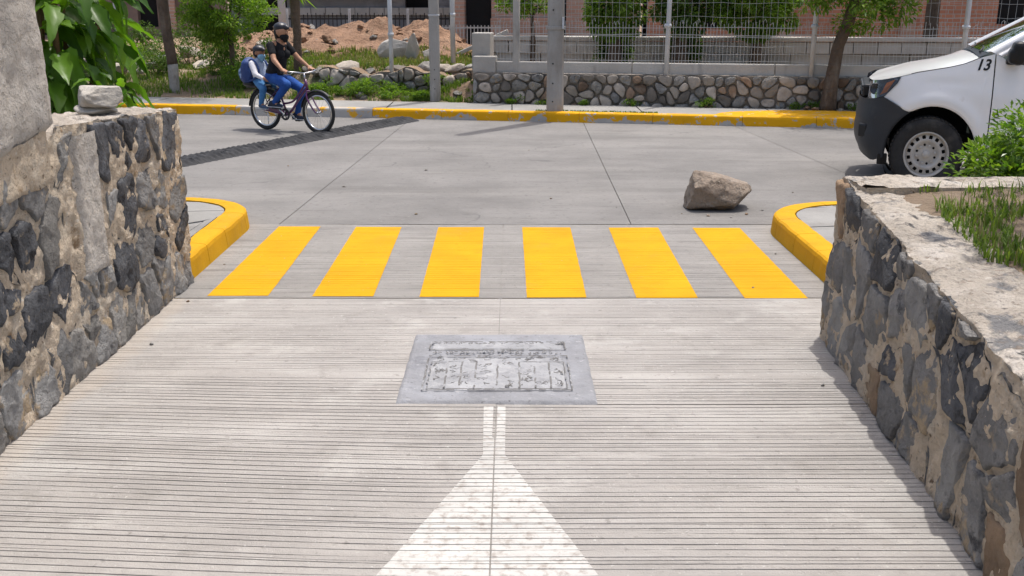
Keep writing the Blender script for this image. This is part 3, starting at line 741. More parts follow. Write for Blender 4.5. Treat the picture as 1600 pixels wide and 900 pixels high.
# ================================================================== FAR WALL, FENCE, POLES
D = Vector((1, -.19, 0)).normalized()
def along(x, t): return (x, back_y(x)+t)       # a point t behind the far pavement
masonry('stone_wall', 'long low wall of rounded rubble stones carrying the wire fence across the street', along(-.62, .03), along(10.5, .03), lambda s: .60, .4, .19, .155, (.016), .040,
        lambda s, z, r: r.choice(['fstone', 'fstone', 'fstone', 'grey', 'pale', 'fbrown']), 41, M['mortargrey'], M['mortartop'], n=12, res=.09, rough=.014, amp=.012, tilt=.15, jit=.45, rag=.012, soft=2, sink=.035)
fence = thing('wire_fence', (*along(-.55, .12), .60), 'pale wire mesh fence with concrete base on the far rubble wall', 'fence', rz=math.atan2(-.19, 1))
fL = 11.0
bm_ = MB()
for k in range(5):
    x0 = .3+k*2.14; x1 = x0+2.13
    MB().bbox(((x0+x1)/2, .07, .085), (x1-x0, .13, .172), .012).build('base_beam', M['concold'], fence)
MB().bbox((.12, .06, .125), (.36, .2, .25), .012).build('end_block', M['concold'], fence)
MB().bbox((.02, .35, .30), (.3, .3, .60), .015).build('end_block', M['concold'], fence)
def post(parent, x, y, z0, z1, r_=.036, lean=0.):
    mb = MB(); mb.tube([(x, y, z0), (x+lean*.5, y, (z0+z1)/2), (x+lean, y, z1)], [r_*1.08, r_, r_], 12)
    p = mb.build('post', M['metalpost'], parent, True)
    cb = MB(); cb.tube([(x-.055, y-.03, z0+.73), (x+.055, y-.03, z0+.73)], .016, 8); cb.tube([(x, y, z0+.70), (x, y, z0+.76)], r_*1.35, 12)
    cb.build('clamp', M['metalpost'], p, True)
posts = [.85, 2.96, 5.10, 7.2, 9.5]
for x in posts[1:]: post(fence, x, -.02, .0, 2.1, lean=.02)
MB().bbox((.62, .05, .95), (.1, .1, 1.9), .01).build('post', M['concold'], fence)
rr = random.Random(9)
edges = [.3]+posts[1:]+[11.0]
for a, b in zip(edges, edges[1:]):
    wm = MB(); x = a+.03; n = int((b-a)/.052)
    for i in range(n+1):
        xx = a+.02+(b-a-.04)*i/n+rr.uniform(-.004, .004); ht = .76+rr.uniform(-.03, .06)
        lx = rr.uniform(-.012, .012)
        pts = [(xx, .03, .165), (xx+lx, .03+rr.uniform(-.008, .008), .45), (xx+lx*.5, .03, ht)]
        if rr.random() < .12: pts.append((xx+.03, .03, ht+.03)); pts.append((xx+.045, .03, ht-.02))
        wm.tube(pts, .0042, 4, False)
    for z in (.21, .31, .44, .57, .60, .70):
        zz = z+rr.uniform(-.012, .012)
        wm.tube([(a+(b-a)*i/6, .026, zz+rr.uniform(-.01, .01)) for i in range(7)], .0052, 4, False)
    # loose upper strands
    for z in (.86, 1.06):
        wm.tube([(a+(b-a)*i/8, .02, z+rr.uniform(-.015, .015)) for i in range(9)], .0028, 4, False)
    for i in range(int((b-a)/.105)):
        xx = a+.03+.105*i; wm.tube([(xx, .024, .75), (xx+rr.uniform(-.012, .012), .024, 1.6)], .0022, 4, False)
    o = wm.build('wire_panel', M['wire'], fence); o['kind'] = 'stuff'
# separate posts of the open lot
for x, t, z0, lab in ((-2.0, .75, .35, 'thin pale post rising from the rubble row left of the concrete poles'), (-1.05, 2.3, .52, 'pale post in the empty lot between the slim concrete pole and the fence')):
    X, Y = along(x, t); z0 = gz(X, Y)-.05
    p = thing('fence_post', (X, Y, z0), lab, 'post', 'posts in the open lot')
    MB().tube([(0, 0, 0), (-.005, 0, 1.2), (-.012, 0, 2.6)], [.045 if x > -1.5 else .036]*3, 12).build('shaft', M['metalpost'], p, True)
    MB().tube([(0, 0, .9), (0, 0, .96)], .05, 12).build('clamp', M['metalpost'], p, True)
X, Y = -5.3, 25.0
p = thing('fence_post', (X, Y, gz(X, Y)-.1), 'short white post far behind the soil heap above the cyclist', 'post', 'posts in the open lot')
MB().tube([(0, 0, 0), (0, 0, 2.4)], [.09, .08], 10).build('shaft', M['metalpost'], p, True)

def pole(x, y, z, wd0, wd1, h, label, taperside=0.):
    p = thing('concrete_pole', (x, y, z), label, 'pole', 'concrete utility poles on the far pavement')
    mb = MB(); b = .22; vs = []; n = 26
    for i in range(n+1):
        t = i/n; a = (wd0+(wd1-wd0)*t)/2; zz = h*t; c = a*(1-b)
        for (px, py) in ((-c, -a), (c, -a), (a, -c), (a, c), (c, a), (-c, a), (-a, c), (-a, -c)):
            j = .004*fn3(px*9+x, py*9, zz*3, 3); vs.append((px*(1+j/a), py*(1+j/a), zz))
    fs = [(i*8+k, i*8+(k+1) % 8, (i+1)*8+(k+1) % 8, (i+1)*8+k) for i in range(n) for k in range(8)]
    fs.append(tuple(n*8+k for k in range(8)))
    mb.add(vs, fs).build('shaft', M['pole'], p)
    return p
p2 = pole(.63, 15.56, .12, .245, .17, 8.5, 'thick tapered concrete pole at the yellow kerb in front of the rubble wall')
MB().bbox((0, 0, 1.20), (.262, .262, .05), .008).build('band', M['pole'], p2)
MB().bbox((.10, -.135, 1.27), (.03, .02, .16), .004).build('plate', M['metalpost'], p2)
for z in (.16, .42, .7, 1.45):
    MB().lathe([(.0, -.126), (.010, -.126), (.012, -.118)], 10, 'Y', (-.04, 0, z)).build('bolt_hole', M['dark'], p2)
p1 = pole(-1.235, 17.12, .13, .165, .135, 7.0, 'slim concrete pole standing in the verge behind the speed bump')
MB().bbox((0, 0, 1.34), (.17, .17, .03), .006).build('band', M['metalpost'], p1)
for z in (.2, .35, .5):
    MB().lathe([(.0, -.086), (.008, -.086), (.010, -.078)], 10, 'Y', (0, 0, z)).build('bolt_hole', M['dark'], p1)

# ------------------------------------------------------------------ block wall behind the fence
bw = thing('block_wall', (-.35, 19.2, .2), 'weathered grey concrete block retaining wall behind the wire fence', 'wall', rz=math.atan2(-.1, 1))
for r_ in range(4):
    x = -.1 if r_ % 2 else -.3; k = 0
    while x < 12:
        wdt = .4*rr.uniform(.96, 1.02); 
        if not (r_ == 2 and rr.random() < .04):
            MB().bbox((x+wdt/2, rr.uniform(-.008, .008)+(.38 if r_ < 2 else 0)-(.07 if r_ == 3 else 0), .1+.2*r_), (wdt-.012, .2, .19), .008).build('block', M['concold'], bw)
        x += wdt
MB().box((6, .42, .38), (12.4, .14, .78)).build('bedding', M['mortargrey'], bw)
MB().bbox((6, .12, .395), (12.4, .5, .03), .006).build('ledge', M['concold'], bw)
MB().bbox((6, -.04, .845), (12.5, .34, .07), .012).build('coping', M['concold'], bw)

# ------------------------------------------------------------------ buildings whose feet show behind
def house(name, loc, rz, L, H_, dep, mat, label, openings=()):
    h = thing(name, loc, label, 'building', rz=rz)
    xs = sorted({0, L} | {a for o_ in openings for a in o_[:2]}); zs = sorted({0, H_} | {a for o_ in openings for a in o_[2:4]})
    mb = MB()
    for a, b in zip(xs, xs[1:]):
        for c, d in zip(zs, zs[1:]):
            if any(o_[0] <= a and b <= o_[1] and o_[2] <= c and d <= o_[3] for o_ in openings): continue
            mb.add([(a, 0, c), (b, 0, c), (b, 0, d), (a, 0, d)], [(0, 1, 2, 3)])
    for a, b, c, d in (o_[:4] for o_ in openings):
        mb.add([(a, 0, c), (a, .25, c), (a, .25, d), (a, 0, d)], [(0, 1, 2, 3)]); mb.add([(b, 0, c), (b, .25, c), (b, .25, d), (b, 0, d)], [(0, 1, 2, 3)])
        mb.add([(a, 0, d), (b, 0, d), (b, .25, d), (a, .25, d)], [(0, 1, 2, 3)])
    mb.add([(0, 0, 0), (0, dep, 0), (0, dep, H_), (0, 0, H_)], [(0, 1, 2, 3)]); mb.add([(L, 0, 0), (L, dep, 0), (L, dep, H_), (L, 0, H_)], [(0, 1, 2, 3)])
    mb.add([(0, dep, 0), (L, dep, 0), (L, dep, H_), (0, dep, H_)], [(0, 1, 2, 3)])
    mb.build('wall', mat, h)
    MB().box((L/2, dep/2-.1, H_+.1), (L+.3, dep+.3, .2)).build('roof', M['concold'], h)
    for o_ in openings:
        a, b, c, d = o_[:4]
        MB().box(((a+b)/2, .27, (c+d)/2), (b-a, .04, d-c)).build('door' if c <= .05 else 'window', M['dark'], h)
    return h
h = house('brick_house', (-1.3, 24.0, .3), math.atan2(-.1, 1), 4.1, 3.2, 5, M['brickpale'], 'faded brick house with a dark doorway behind the concrete poles', [(-.0+.25, .85, 0, 2.3), (2.15, 2.5, .0, 2.4)])
MB().bbox((1.6, -.12, .5), (1.5, .14, 1.0), .02).build('plinth', M['brickpale'], h)
h = house('brick_house', (2.9, 23.2, .3), math.atan2(-.1, 1), 14, 3.4, 6, M['brick'], 'red brick house front behind the trees and the fence', [(1.2, 1.9, .8, 1.9), (7.2, 8.1, .9, 2.2), (11.5, 12.6, .9, 2.2)])
for x in (2.9, 5.4, 9.5): MB().bbox((x, -.06, 1.7), (.3, .16, 3.4), .01).build('pilaster', M['brickpale'], h)
h = house('grey_house', (-7.4, 28.5, .4), 0, 5.9, 3.4, 5, M['greyhouse'], 'stained grey block house behind the soil heap', [(.6, 1.5, .0, 2.2), (4.6, 5.4, .9, 2.0)])
MB().bbox((3.0, -.1, 1.42), (4.2, .3, .1), .02).build('ledge', M['concold'], h)
for i in range(15): MB().bbox((.4+i*.385, -.04, .98), (.372, .1, .19), .008).build('block', M['concold'], h)
h = house('brown_house', (-15.5, 27.5, .3), .06, 7.2, 3.4, 5, M['brownhouse'], 'brown patched house front behind the left roadside tree', [(1.2, 2.1, 0, 2.1), (3.1, 3.7, .5, 1.9), (4.4, 5.0, .0, 2.2), (5.9, 6.4, .7, 1.9)])
for x in (2.6, 4.1, 5.4, 6.8): MB().bbox((x, -.07, 1.3), (.14, .12, 2.6), .01).build('pilaster', M['metalpost' if x == 5.4 else 'brickpale'], h)
# iron fence in front of the grey house
ifn = thing('iron_fence', (-5.4, 26.0, .82), 'dark iron picket fence between the soil heap and grey house', 'fence')
for i in range(44):
    MB().tube([(i*.1, 0, -.2), (i*.1, 0, .52+.04*(i % 2))], .012, 5).build('picket', M['iron'], ifn)
for z in (.05, .42): MB().box((2.15, .015, z), (4.4, .02, .035)).build('rail', M['iron'], ifn)
for x in (0, 1.5, 2.9, 4.3): MB().bbox((x, .02, .2), (.06, .06, .9), .005).build('post', M['metalpost'], ifn)
ifn = thing('iron_fence', (-1.55, 22.9, .62), 'dark iron railing in front of the dark doorway', 'fence')
for i in range(18): MB().tube([(i*.075, 0, -.3), (i*.075, 0, .55)], .011, 5).build('picket', M['wire'], ifn)
for z in (.02, .5): MB().box((.64, .015, z), (1.35, .02, .03)).build('rail', M['wire'], ifn)

# ------------------------------------------------------------------ rubble row at the lot edge and broken concrete
RM = [rock_mesh('rock', (.36, .30, .25), 50+i, M['fstone'], 22, 4, amp=.07, lo=.42) for i in range(7)]
RP = [rock_mesh('rock', (.32, .28, .22), 70+i, M['pale'], 22, 4, amp=.07, lo=.42) for i in range(5)]
RB = [rock_mesh('rock', (.3, .26, .19), 80+i, M['redsoil'], 20, 4, amp=.12, lo=.42) for i in range(5)]
def put_rock(name, meshes, x, y, s, label, group, dz=-.04):
    o = link(name, rr.choice(meshes), None, (x, y, gz(x, y)+dz)); o.scale = (s*rr.uniform(.8, 1.25), s*rr.uniform(.8, 1.2), s*rr.uniform(.75, 1.15))
    o.rotation_euler = (rr.uniform(-.25, .25), rr.uniform(-.25, .25), rr.uniform(0, 6.3)); tag(o, label, 'rock', group); return o
masonry('stone_wall', 'rough tumbledown rubble wall along the verge left of the concrete base block', along(-3.25, .70), along(-.66, .62), lambda q: .56+.05*math.sin(q*5)+.03*math.sin(q*13), .3, .23, .17, .014, .055,
        lambda s, z, r: r.choice(['fstone', 'grey', 'pale', 'fstone', 'fbrown']), 47, M['mortargrey'], M['lot'], n=12, res=.08, rough=.02, amp=.02, tilt=.25, jit=.48, rag=.02, soft=1, sink=.05)
x = -3.5
while x < -.6:
    X, Y = along(x, rr.uniform(.90, 1.15)); o = put_rock('rubble_rock', RM+RP, X, Y, rr.uniform(.8, 1.5), 'grey rubble rock in the low row behind the verge', 'rubble row behind the verge', -.05); x += rr.uniform(.15, .25)
for k in range(16):
    X, Y = along(rr.uniform(-3.4, -.2), rr.uniform(.15, .65)); put_rock('fallen_rock', RP, X, Y, rr.uniform(.3, .8), 'pale rock fallen on the weedy verge below the rubble row', 'fallen rocks on the verge', -.03)
for k in range(190):
    X = rr.uniform(-6, -.6); Y = rr.uniform(20.2, 24.2)
    if mound(X, Y) < .1 and rr.random() < .6: continue
    put_rock('soil_clod', RB+RP[:1], X, Y, rr.uniform(.2, .85)*(1.5 if rr.random() < .15 else 1), 'reddish clod of earth lying on the soil heap', 'clods on the soil heap', -.03)
for k in range(14):
    X, Y = along(rr.uniform(4.3, 5.6), rr.uniform(-.28, .0)); o = put_rock('fallen_rock', RB+RP, X, Y, rr.uniform(.2, .5), 'small stone heaped round the tree foot at the rubble wall', 'stones at the tree foot', -.0); o.location.z = .13
for k in range(22):
    X = rr.uniform(-8.5, -4.6); Y = back_y(X)+rr.uniform(1.3, 3.6); put_rock('fallen_rock', RM+RP, X, Y, rr.uniform(.5, 1.5), 'grey rock on the grassy bank left of the cyclist', 'rocks on the left bank', -.05)
def chunk(loc, size, rot, seed, label):
    o = link('concrete_chunk', rock_mesh('concrete_chunk', size, seed, M['concold'], 16, 4, lo=.5, extra=[((0, 1, 0), .5), ((0, -1, 0), .5), ((1, 0, .3), .8), ((0, 0, 1), .85)], amp=.05, smooth=False), None, loc); o.rotation_euler = rot
    tag(o, label, 'concrete'); return o
chunk((-2.05, 20.0, .52), (.85, .3, .6), (.35, -.35, .3), 5, 'broken concrete slab tilted up at the foot of the soil heap')
chunk((-1.88, 19.85, .50), (.34, .3, .72), (.3, .3, -.4), 6, 'upright jagged concrete piece leaning on the tilted slab')
chunk((-1.6, 20.1, .55), (.5, .35, .35), (.2, .6, .2), 7, 'smaller broken concrete lump right of the tilted slab')
o = thing('concrete_beam', (-.95, 20.9, .78), 'pale broken concrete beam lying on a slant beside the block wall', 'concrete')
mb = MB(); mb.bbox((.35, 0, .10), (1.15, .14, .07), .01, Matrix.Rotation(-.42, 3, 'Y')); mb.build('beam', M['concold'], o)
mb = MB(); mb.bbox((.5, .1, .0), (.6, .3, .06), .01, Matrix.Rotation(.12, 3, 'Y')); mb.build('slab', M['concold'], o)
o = link('loose_stone', rock_mesh('loose_stone', (.2, .16, .22), 33, M['limestone'], 8, 3), None, (-2.8, 23.0, gz(-2.8, 23.0)-.03)); tag(o, 'pale block on top of the soil heap', 'stone')

# ================================================================== FOLIAGE
M['leafdark'] = leafmat('dark tree leaves', (.045, .095, .018), (.12, .19, .032), .3, .5, .3)
M['leafmid'] = leafmat('mid green leaves', (.07, .145, .02), (.19, .28, .04), .4, .5, .3)
M['leaflight'] = leafmat('light green leaves', (.085, .17, .024), (.22, .32, .045), .45, .45, .4)
M['leafbush'] = leafmat('glossy shrub leaves', (.06, .135, .02), (.2, .29, .04), .4, .35, .5)
M['grass'] = leafmat('grass blades', (.07, .13, .025), (.2, .26, .06), .35, .6, .2)
M['drygrass'] = leafmat('dry grass blades', (.13, .13, .05), (.24, .21, .1), .3, .7, .2)
M['leafbig'] = leafmat('large glossy leaves', (.03, .085, .010), (.13, .25, .025), .42, .42, .4)
M['stem'] = pm('brown stem', (.16, .1, .06), .8, .3, 6., bump=.4, coord='O')

def leaves(mb, c, n, size, rad, r, droop=.0, aspect=.45):
    for _ in range(n):
        while True:
            q = Vector((r.uniform(-1, 1), r.uniform(-1, 1), r.uniform(-1, 1)))
            if q.length < 1: break
        q = q.normalized()*q.length**.6
        p = Vector(c)+Vector((q.x*rad[0], q.y*rad[1], q.z*rad[2]))
        d = (q+Vector((r.uniform(-.7, .7), r.uniform(-.7, .7), r.uniform(-.5, .6)-droop))).normalized()
        L = size*r.uniform(.6, 1.3); W = L*aspect
        sd = d.cross(Vector((r.uniform(-1, 1), r.uniform(-1, 1), 1.6))); sd = sd.normalized() if sd.length > 1e-3 else d.orthogonal()
        nr = sd.cross(d)
        a = p; b = p+d*L*.5+sd*W*.5+nr*W*.18; c2 = p+d*L-nr*L*.12; e = p+d*L*.5-sd*W*.5+nr*W*.18
        mb.add([a, b, c2, e], [(0, 1, 2), (0, 2, 3)])
def crown(parent, name, c, rad, clumps, per, size, mat, seed, clump=.32, droop=0., hollow=.45, aspect=.45):
    r = random.Random(seed); mb = MB(); cen = []
    for _ in range(clumps):
        while True:
            q = Vector((r.uniform(-1, 1), r.uniform(-1, 1), r.uniform(-1, 1)))
            if hollow < q.length < 1: break
        p = Vector((c[0]+q.x*rad[0], c[1]+q.y*rad[1], c[2]+q.z*rad[2])); cen.append(p)
        k = r.uniform(.6, 1.25)
        leaves(mb, p, int(per*k), size, (clump*rad[0]*k, clump*rad[1]*k, clump*rad[2]*k*.8), r, droop, aspect)
    o = mb.build(name, mat, parent); o['kind'] = 'stuff'; return cen
def trunk(parent, pts, rads, name='trunk', mat='bark', n=12):
    P = []; Rr = []
    for i in range(len(pts)-1):
        a = Vector(pts[i]); b = Vector(pts[i+1])
        for k in range(5):
            t = k/5; q = a.lerp(b, t); P.append(q+Vector((.012*fn3(q.z*3, i, 1), .012*fn3(q.z*3, i, 5), 0))); Rr.append(rads[i]+(rads[i+1]-rads[i])*t)
    P.append(Vector(pts[-1])); Rr.append(rads[-1])
    return MB().tube(P, Rr, n).build(name, M[mat], parent, True)
def tree(loc, label, tpts, trad, cc, crad, clumps, per, size, mat, seed, clump=.3, droop=0., limbs=5, name='tree', group=None, hollow=.45):
    t = thing(name, loc, label, 'tree', group)
    trunk(t, tpts, trad); r = random.Random(seed)
    cen = crown(t, 'crown', cc, crad, clumps, per, size, M[mat], seed, clump, droop, hollow)
    fork = Vector(tpts[-1])
    for k in range(limbs):
        e = cen[k*len(cen)//max(1, limbs)]
        trunk(t, [fork, fork.lerp(e, .5)+Vector((0, 0, .08)), e], [trad[-1]*.7, trad[-1]*.4, .008], 'limb', n=7)
    return t

# trees across the street
tree((4.66, 15.64, .13), 'leaning roadside tree with rough brown trunk beside the white truck', [(0, 0, 0), (.03, .02, .45), (.10, .04, .95), (.22, .05, 1.28), (.30, .05, 1.6)], [.125, .098, .085, .085, .07], (.28, .05, 1.98), (.95, .9, .78), 60, 150, .085, 'leafmid', 3, .26, .2, 7)
tree((1.72, 18.15, .55), 'dark bushy tree nearest the thick pole behind the fence', [(0, 0, 0), (.02, 0, .5), (0, 0, 1.0)], [.12, .1, .09], (.02, .05, 1.2), (.5, .5, .72), 54, 150, .085, 'leafmid', 5, .28, .5, 6, group='trees behind the wire fence')
tree((2.85, 18.2, .55), 'dark tree right of the first fence post with foliage down to the fence', [(0, 0, 0), (-.02, 0, .5), (.05, 0, 1.1)], [.16, .13, .1], (.0, .05, 1.25), (.44, .5, .74), 50, 150, .09, 'leafdark', 6, .28, .5, 6, group='trees behind the wire fence')
tree((4.1, 18.1, .55), 'broad leafy tree behind the fence between the two right fence posts', [(0, 0, 0), (.02, 0, .5), (0, 0, 1.0)], [.1, .09, .08], (-.02, .05, 1.22), (.72, .6, .66), 66, 150, .09, 'leafmid', 7, .26, .5, 6, group='trees behind the wire fence')
tree((7.35, 19.0, .5), 'dark slender tree trunk behind the fence left of the windscreen', [(0, 0, 0), (.02, 0, .8), (0, 0, 1.6)], [.14, .12, .11], (0, 0, 2.5), (1.1, 1.0, .9), 50, 120, .09, 'leafdark', 8, .28, .2, 6, group='trees behind the wire fence')
tree((.35, 18.9, .5), 'small light green tree behind the fence just left of the thick pole', [(0, 0, 0), (.02, 0, .5), (0, 0, .9)], [.05, .04, .03], (-.1, 0, 1.28), (.52, .4, .36), 30, 110, .075, 'leaflight', 9, .3, .1, 5, group='trees behind the wire fence')
# hedge of low dark foliage under those trees
for x, y, lab in ((1.75, 18.35, 'dark ivy covered stump under the first tree behind the fence'), (2.95, 18.4, 'dark ivy covered stump under the second tree behind the fence')):
    t = thing('ivy_stump', (x, y, .5), lab, 'plant'); trunk(t, [(0, 0, 0), (0, 0, .55)], [.16, .13], 'stump')
    crown(t, 'foliage', (0, 0, .35), (.3, .25, .42), 26, 110, .07, M['leafdark'], int(x*10), .34)
# left side
t = tree((-5.78, 18.25, .22), 'roadside tree with brown trunk and limewashed foot left of the bush', [(0, 0, .42), (-.06, 0, 1.0), (-.1, 0, 1.7), (-.1, 0, 2.2)], [.088, .085, .09, .08], (-.1, 0, 3.0), (1.3, 1.2, 1.05), 55, 130, .085, 'leafmid', 12, .26, .2, 7)
trunk(t, [(.0, 0, -.1), (0, 0, .43)], [.085, .086], 'limewashed_foot', 'limewash')
tree((-4.95, 18.9, .45), 'round feathery green bush tree behind the child on the bicycle', [(0, 0, 0), (.03, 0, .35), (.0, 0, .7)], [.05, .045, .04], (.02, 0, 1.08), (.74, .7, .56), 80, 150, .065, 'leaflight', 14, .24, .1, 8, group=None)
t = thing('tree', (-3.72, 18.6, .5), 'thin brown tree trunk with spiky crown behind the cyclist', 'tree')
trunk(t, [(0, 0, -.1), (.02, 0, .6), (.0, 0, 1.15), (0, 0, 1.3)], [.075, .07, .085, .06])
fr = MB(); r9 = random.Random(3)
for k in range(70):
    a = r9.uniform(0, 6.28); el = r9.uniform(-.2, 1.2); L = r9.uniform(.35, .6); d = Vector((math.cos(a)*math.cos(el), math.sin(a)*math.cos(el), math.sin(el))); sd = d.cross(Vector((0, 0, 1))).normalized()*.02
    b = Vector((0, 0, 1.25)); m_ = b+d*L*.55; e = b+d*L+Vector((0, 0, -.12))
    fr.add([b-sd*.4, b+sd*.4, m_+sd, e, m_-sd], [(0, 1, 2, 4), (4, 2, 3)])
o = fr.build('crown', M['leaflight'], t); o['kind'] = 'stuff'

def shrub(x, y, z, rad, per, size, mat, seed, label, clumps=22, group=None, stems=4):
    t = thing('shrub', (x, y, z), label, 'shrub', group)
    cen = crown(t, 'foliage', (0, 0, rad[2]*.85), rad, clumps, per, size, M[mat], seed, .36, 0., .3)
    for k in range(stems):
        e = cen[k*3 % len(cen)]; trunk(t, [(.03*math.cos(k*2), .03*math.sin(k*2), -.03), e*.5, e], [.014, .01, .004], 'stem', 'stem', 6)
    return t
for i, (x, t_, rx, rz_, m) in enumerate(((-7.4, 2.2, .42, .3, 'leafmid'), (-6.6, 1.6, .5, .28, 'leafdark'), (-5.2, 1.9, .5, .34, 'leafdark'), (-4.5, 1.0, .45, .3, 'leafmid'), (-6.2, 2.7, .55, .45, 'leafdark'), (-5.55, 2.9, .5, .5, 'leafmid'), (-7.6, 3.3, .5, .4, 'leafdark'), (-4.2, 1.7, .36, .34, 'leafdark'))):
    X, Y = along(x, t_); shrub(X, Y, gz(X, Y)-.03, (rx, rx*.8, rz_), 90, .055, m, 100+i, 'low weedy shrub on the bank left of the cyclist', 24, 'weedy shrubs on the left bank')
for i in range(17):
    X, Y = along(rr.uniform(-3.9, -.3), rr.uniform(.2, .6)); s = rr.uniform(.10, .2); shrub(X, Y, gz(X, Y)-.02, (s*1.3, s, s*.75), 50, .04, rr.choice(['leafmid', 'leaflight', 'leafmid']), 130+i, 'small weed on the verge below the rubble row', 12, 'weeds on the far verge', 2)
for i in range(12):
    X, Y = along(rr.uniform(-.3, 5.2), rr.uniform(-.10, -.02)); s = rr.uniform(.05, .10); shrub(X, Y, .13, (s*1.5, s*.8, s*.8), 34, .03, rr.choice(['leafmid', 'leaflight']), 160+i, 'tiny weed growing at the foot of the far rubble wall', 9, 'weeds at the foot of the far wall', 2)

def blades(name, pts, h, mat, label=None, wd=.006, parent=None, seed=1, bend=.5):
    r = random.Random(seed); mb = MB()
    for x, y, z in pts:
        a = r.uniform(0, 6.28); L = h*r.uniform(.5, 1.25); lean = r.uniform(.05, bend)*L; d = Vector((math.cos(a), math.sin(a), 0)); sd = Vector((-d.y, d.x, 0))*wd*r.uniform(.7, 1.3)
        b = Vector((x, y, z)); m_ = b+d*lean*.35+Vector((0, 0, L*.6)); e = b+d*lean+Vector((0, 0, L*.95))
        mb.add([b-sd, b+sd, m_+sd*.7, m_-sd*.7, e], [(0, 1, 2, 3), (3, 2, 4)])
    o = mb.build(name, mat, parent); o['kind'] = 'stuff'
    if label: o['label'] = label; o['category'] = 'grass'
    return o
def scatter(n, f, seed):
    r = random.Random(seed); out = []
    while len(out) < n:
        p = f(r)
        if p: out.append(p)
    return out
def verge(r):
    X = r.uniform(-9, -.4); t_ = r.uniform(.02, .75 if X > -3.6 else 2.6); Y = back_y(X)+t_
    if fn3(X*1.7, Y*1.7, 31) < (-.02 if X > -3.6 else -.22): return None
    return (X, Y, gz(X, Y)-.01)
blades('grass', scatter(15000, verge, 1), .095, M['grass'], 'patchy green grass on the verge behind the far pavement', .007, seed=2)
def lotg(r):
    X = r.uniform(-4.3, -.7); Y = r.uniform(back_y(X)+1.1, 21.3)
    if mound(X, Y) > .2 or fn3(X*1.5, Y*1.5, 17)+.5*fn3(X*5, Y*5, 18) < r.uniform(-.15, .25): return None
    return (X, Y, gz(X, Y)-.01)
blades('grass', scatter(6500, lotg, 3), .085, M['grass'], 'green grass patch between the rubble row and the soil heap', .009, seed=4)
blades('grass', scatter(2500, lotg, 5), .12, M['drygrass'], 'dry grass between the rubble row and the soil heap', .008, seed=6)
def kg(r):
    X = r.uniform(.35, 2.1); return (X, kerb_y(X)+.18+abs(r.gauss(0, .035)), .13)
blades('grass', scatter(900, kg, 7), .03, M['grass'], 'thin strip of grass behind the kerb at the thick pole', .005, seed=8)
def plg(r):
    y = r.uniform(1.4, 4.98); s = 5.34-y; xe = 1.64-.0667*s+.36
    x = xe-.03+abs(r.gauss(0, 1))*.55
    if x > 4.8 or (y > 4.75 and r.random() < .5): return None
    if fn3(x*3, y*3, 9) < -.25: return None
    return (x, y, topR(s)-.01+.03*smoothstep(4.2, 5.0, y))
blades('grass', scatter(8500, plg, 9), .06, M['grass'], 'green grass growing in the planter behind the right wall', .004, seed=10, bend=.9)
blades('grass', scatter(900, plg, 11), .12, M['drygrass'], 'dry grass stalks in the planter behind the right wall', .003, seed=12, bend=.8)

# shrub between planter and truck, and the small tree whose branch shades the wall
shrub(3.04, 5.98, .13, (.46, .38, .50), 300, .046, 'leafbush', 201, 'glossy green shrub in front of the truck wheel behind the right wall', 66, None, 6)
tree((3.25, 4.5, .72), 'small planter tree at the right edge beside the low wall', [(0, 0, 0), (-.05, 0, .7), (-.2, .03, 1.3)], [.05, .045, .035], (-.22, .1, 1.95), (.8, .7, .42), 34, 60, .075, 'leafbush', 202, .25, .2, 8)

# large leaved plant behind the left wall
def leaf_mesh(seed):
    r = random.Random(seed); mb = MB(); L = 1.; n = 9; cols = 4; vs = []
    bend = r.uniform(.25, .7); tw = r.uniform(-.3, .3)
    for i in range(n+1):
        t = i/n; wd = .185*math.sin(math.pi*min(1, t**.8))**.75*(1-.25*t)+.004
        wd *= 1+.22*math.sin(t*math.pi*5+seed)*(.25 < t < .95)
        x = t*L; z = -bend*t*t*L*.8+.12*t
        for j in range(cols+1):
            q = j/cols*2-1
            vs.append((x-abs(q)*.05*t, q*wd, z+abs(q)*wd*.55+tw*q*wd*t+.015*math.sin(t*20+q*4+seed)))
    fs = [(i*(cols+1)+j, i*(cols+1)+j+1, (i+1)*(cols+1)+j+1, (i+1)*(cols+1)+j) for i in range(n) for j in range(cols)]
    return mb.add(vs, fs).mesh('leaf', M['leafbig'], True)
LM = [leaf_mesh(i) for i in range(5)]
big = thing('large_leaf_plant', (-3.27, 7.5, .13), 'tall plant with big glossy drooping leaves behind the left wall', 'plant')
r5 = random.Random(77); tips = []
for k in range(13):
    a = r5.uniform(0, 6.28); h = r5.uniform(1.1, 2.5); q = r5.uniform(.1, .55)
    base = Vector((r5.uniform(-.3, .15), r5.uniform(-.2, .2), -.05)); top_ = Vector((math.cos(a)*q, math.sin(a)*q*.8, h))
    pts = [base, base.lerp(top_, .5)+Vector((r5.uniform(-.05, .05), 0, .06)), top_]
    trunk(big, pts, [.028, .02, .012], 'stem', 'stem', 8); tips.append(pts)
nl = 0
while nl < 274:
    st = r5.choice(tips); t_ = r5.uniform(.35, 1.); p = st[1].lerp(st[2], (t_-.35)/.65) if t_ > .35 else st[1]
    a = r5.uniform(-math.pi, math.pi)
    out = Vector((math.cos(a), math.sin(a), 0)); el = r5.uniform(-.75, .55)
    p = p+out*r5.uniform(.02, .5)+Vector((0, 0, r5.uniform(-.35, .3)))
    if p.z < .75+.2*r5.random() or (p.z > 2.0 and r5.random() < .85): continue
    if p.x > .5: continue
    if p.x > .15 and abs(a) < 1.2: el = r5.uniform(-1.2, -.3)
    if p.x < -.25 and r5.random() < .5: continue
    o = link('leaf', r5.choice(LM), big, p); s = r5.uniform(.24, .40); o.scale = (s, s, s)
    o.rotation_euler = (r5.uniform(-.5, .5), -el, a); nl += 1
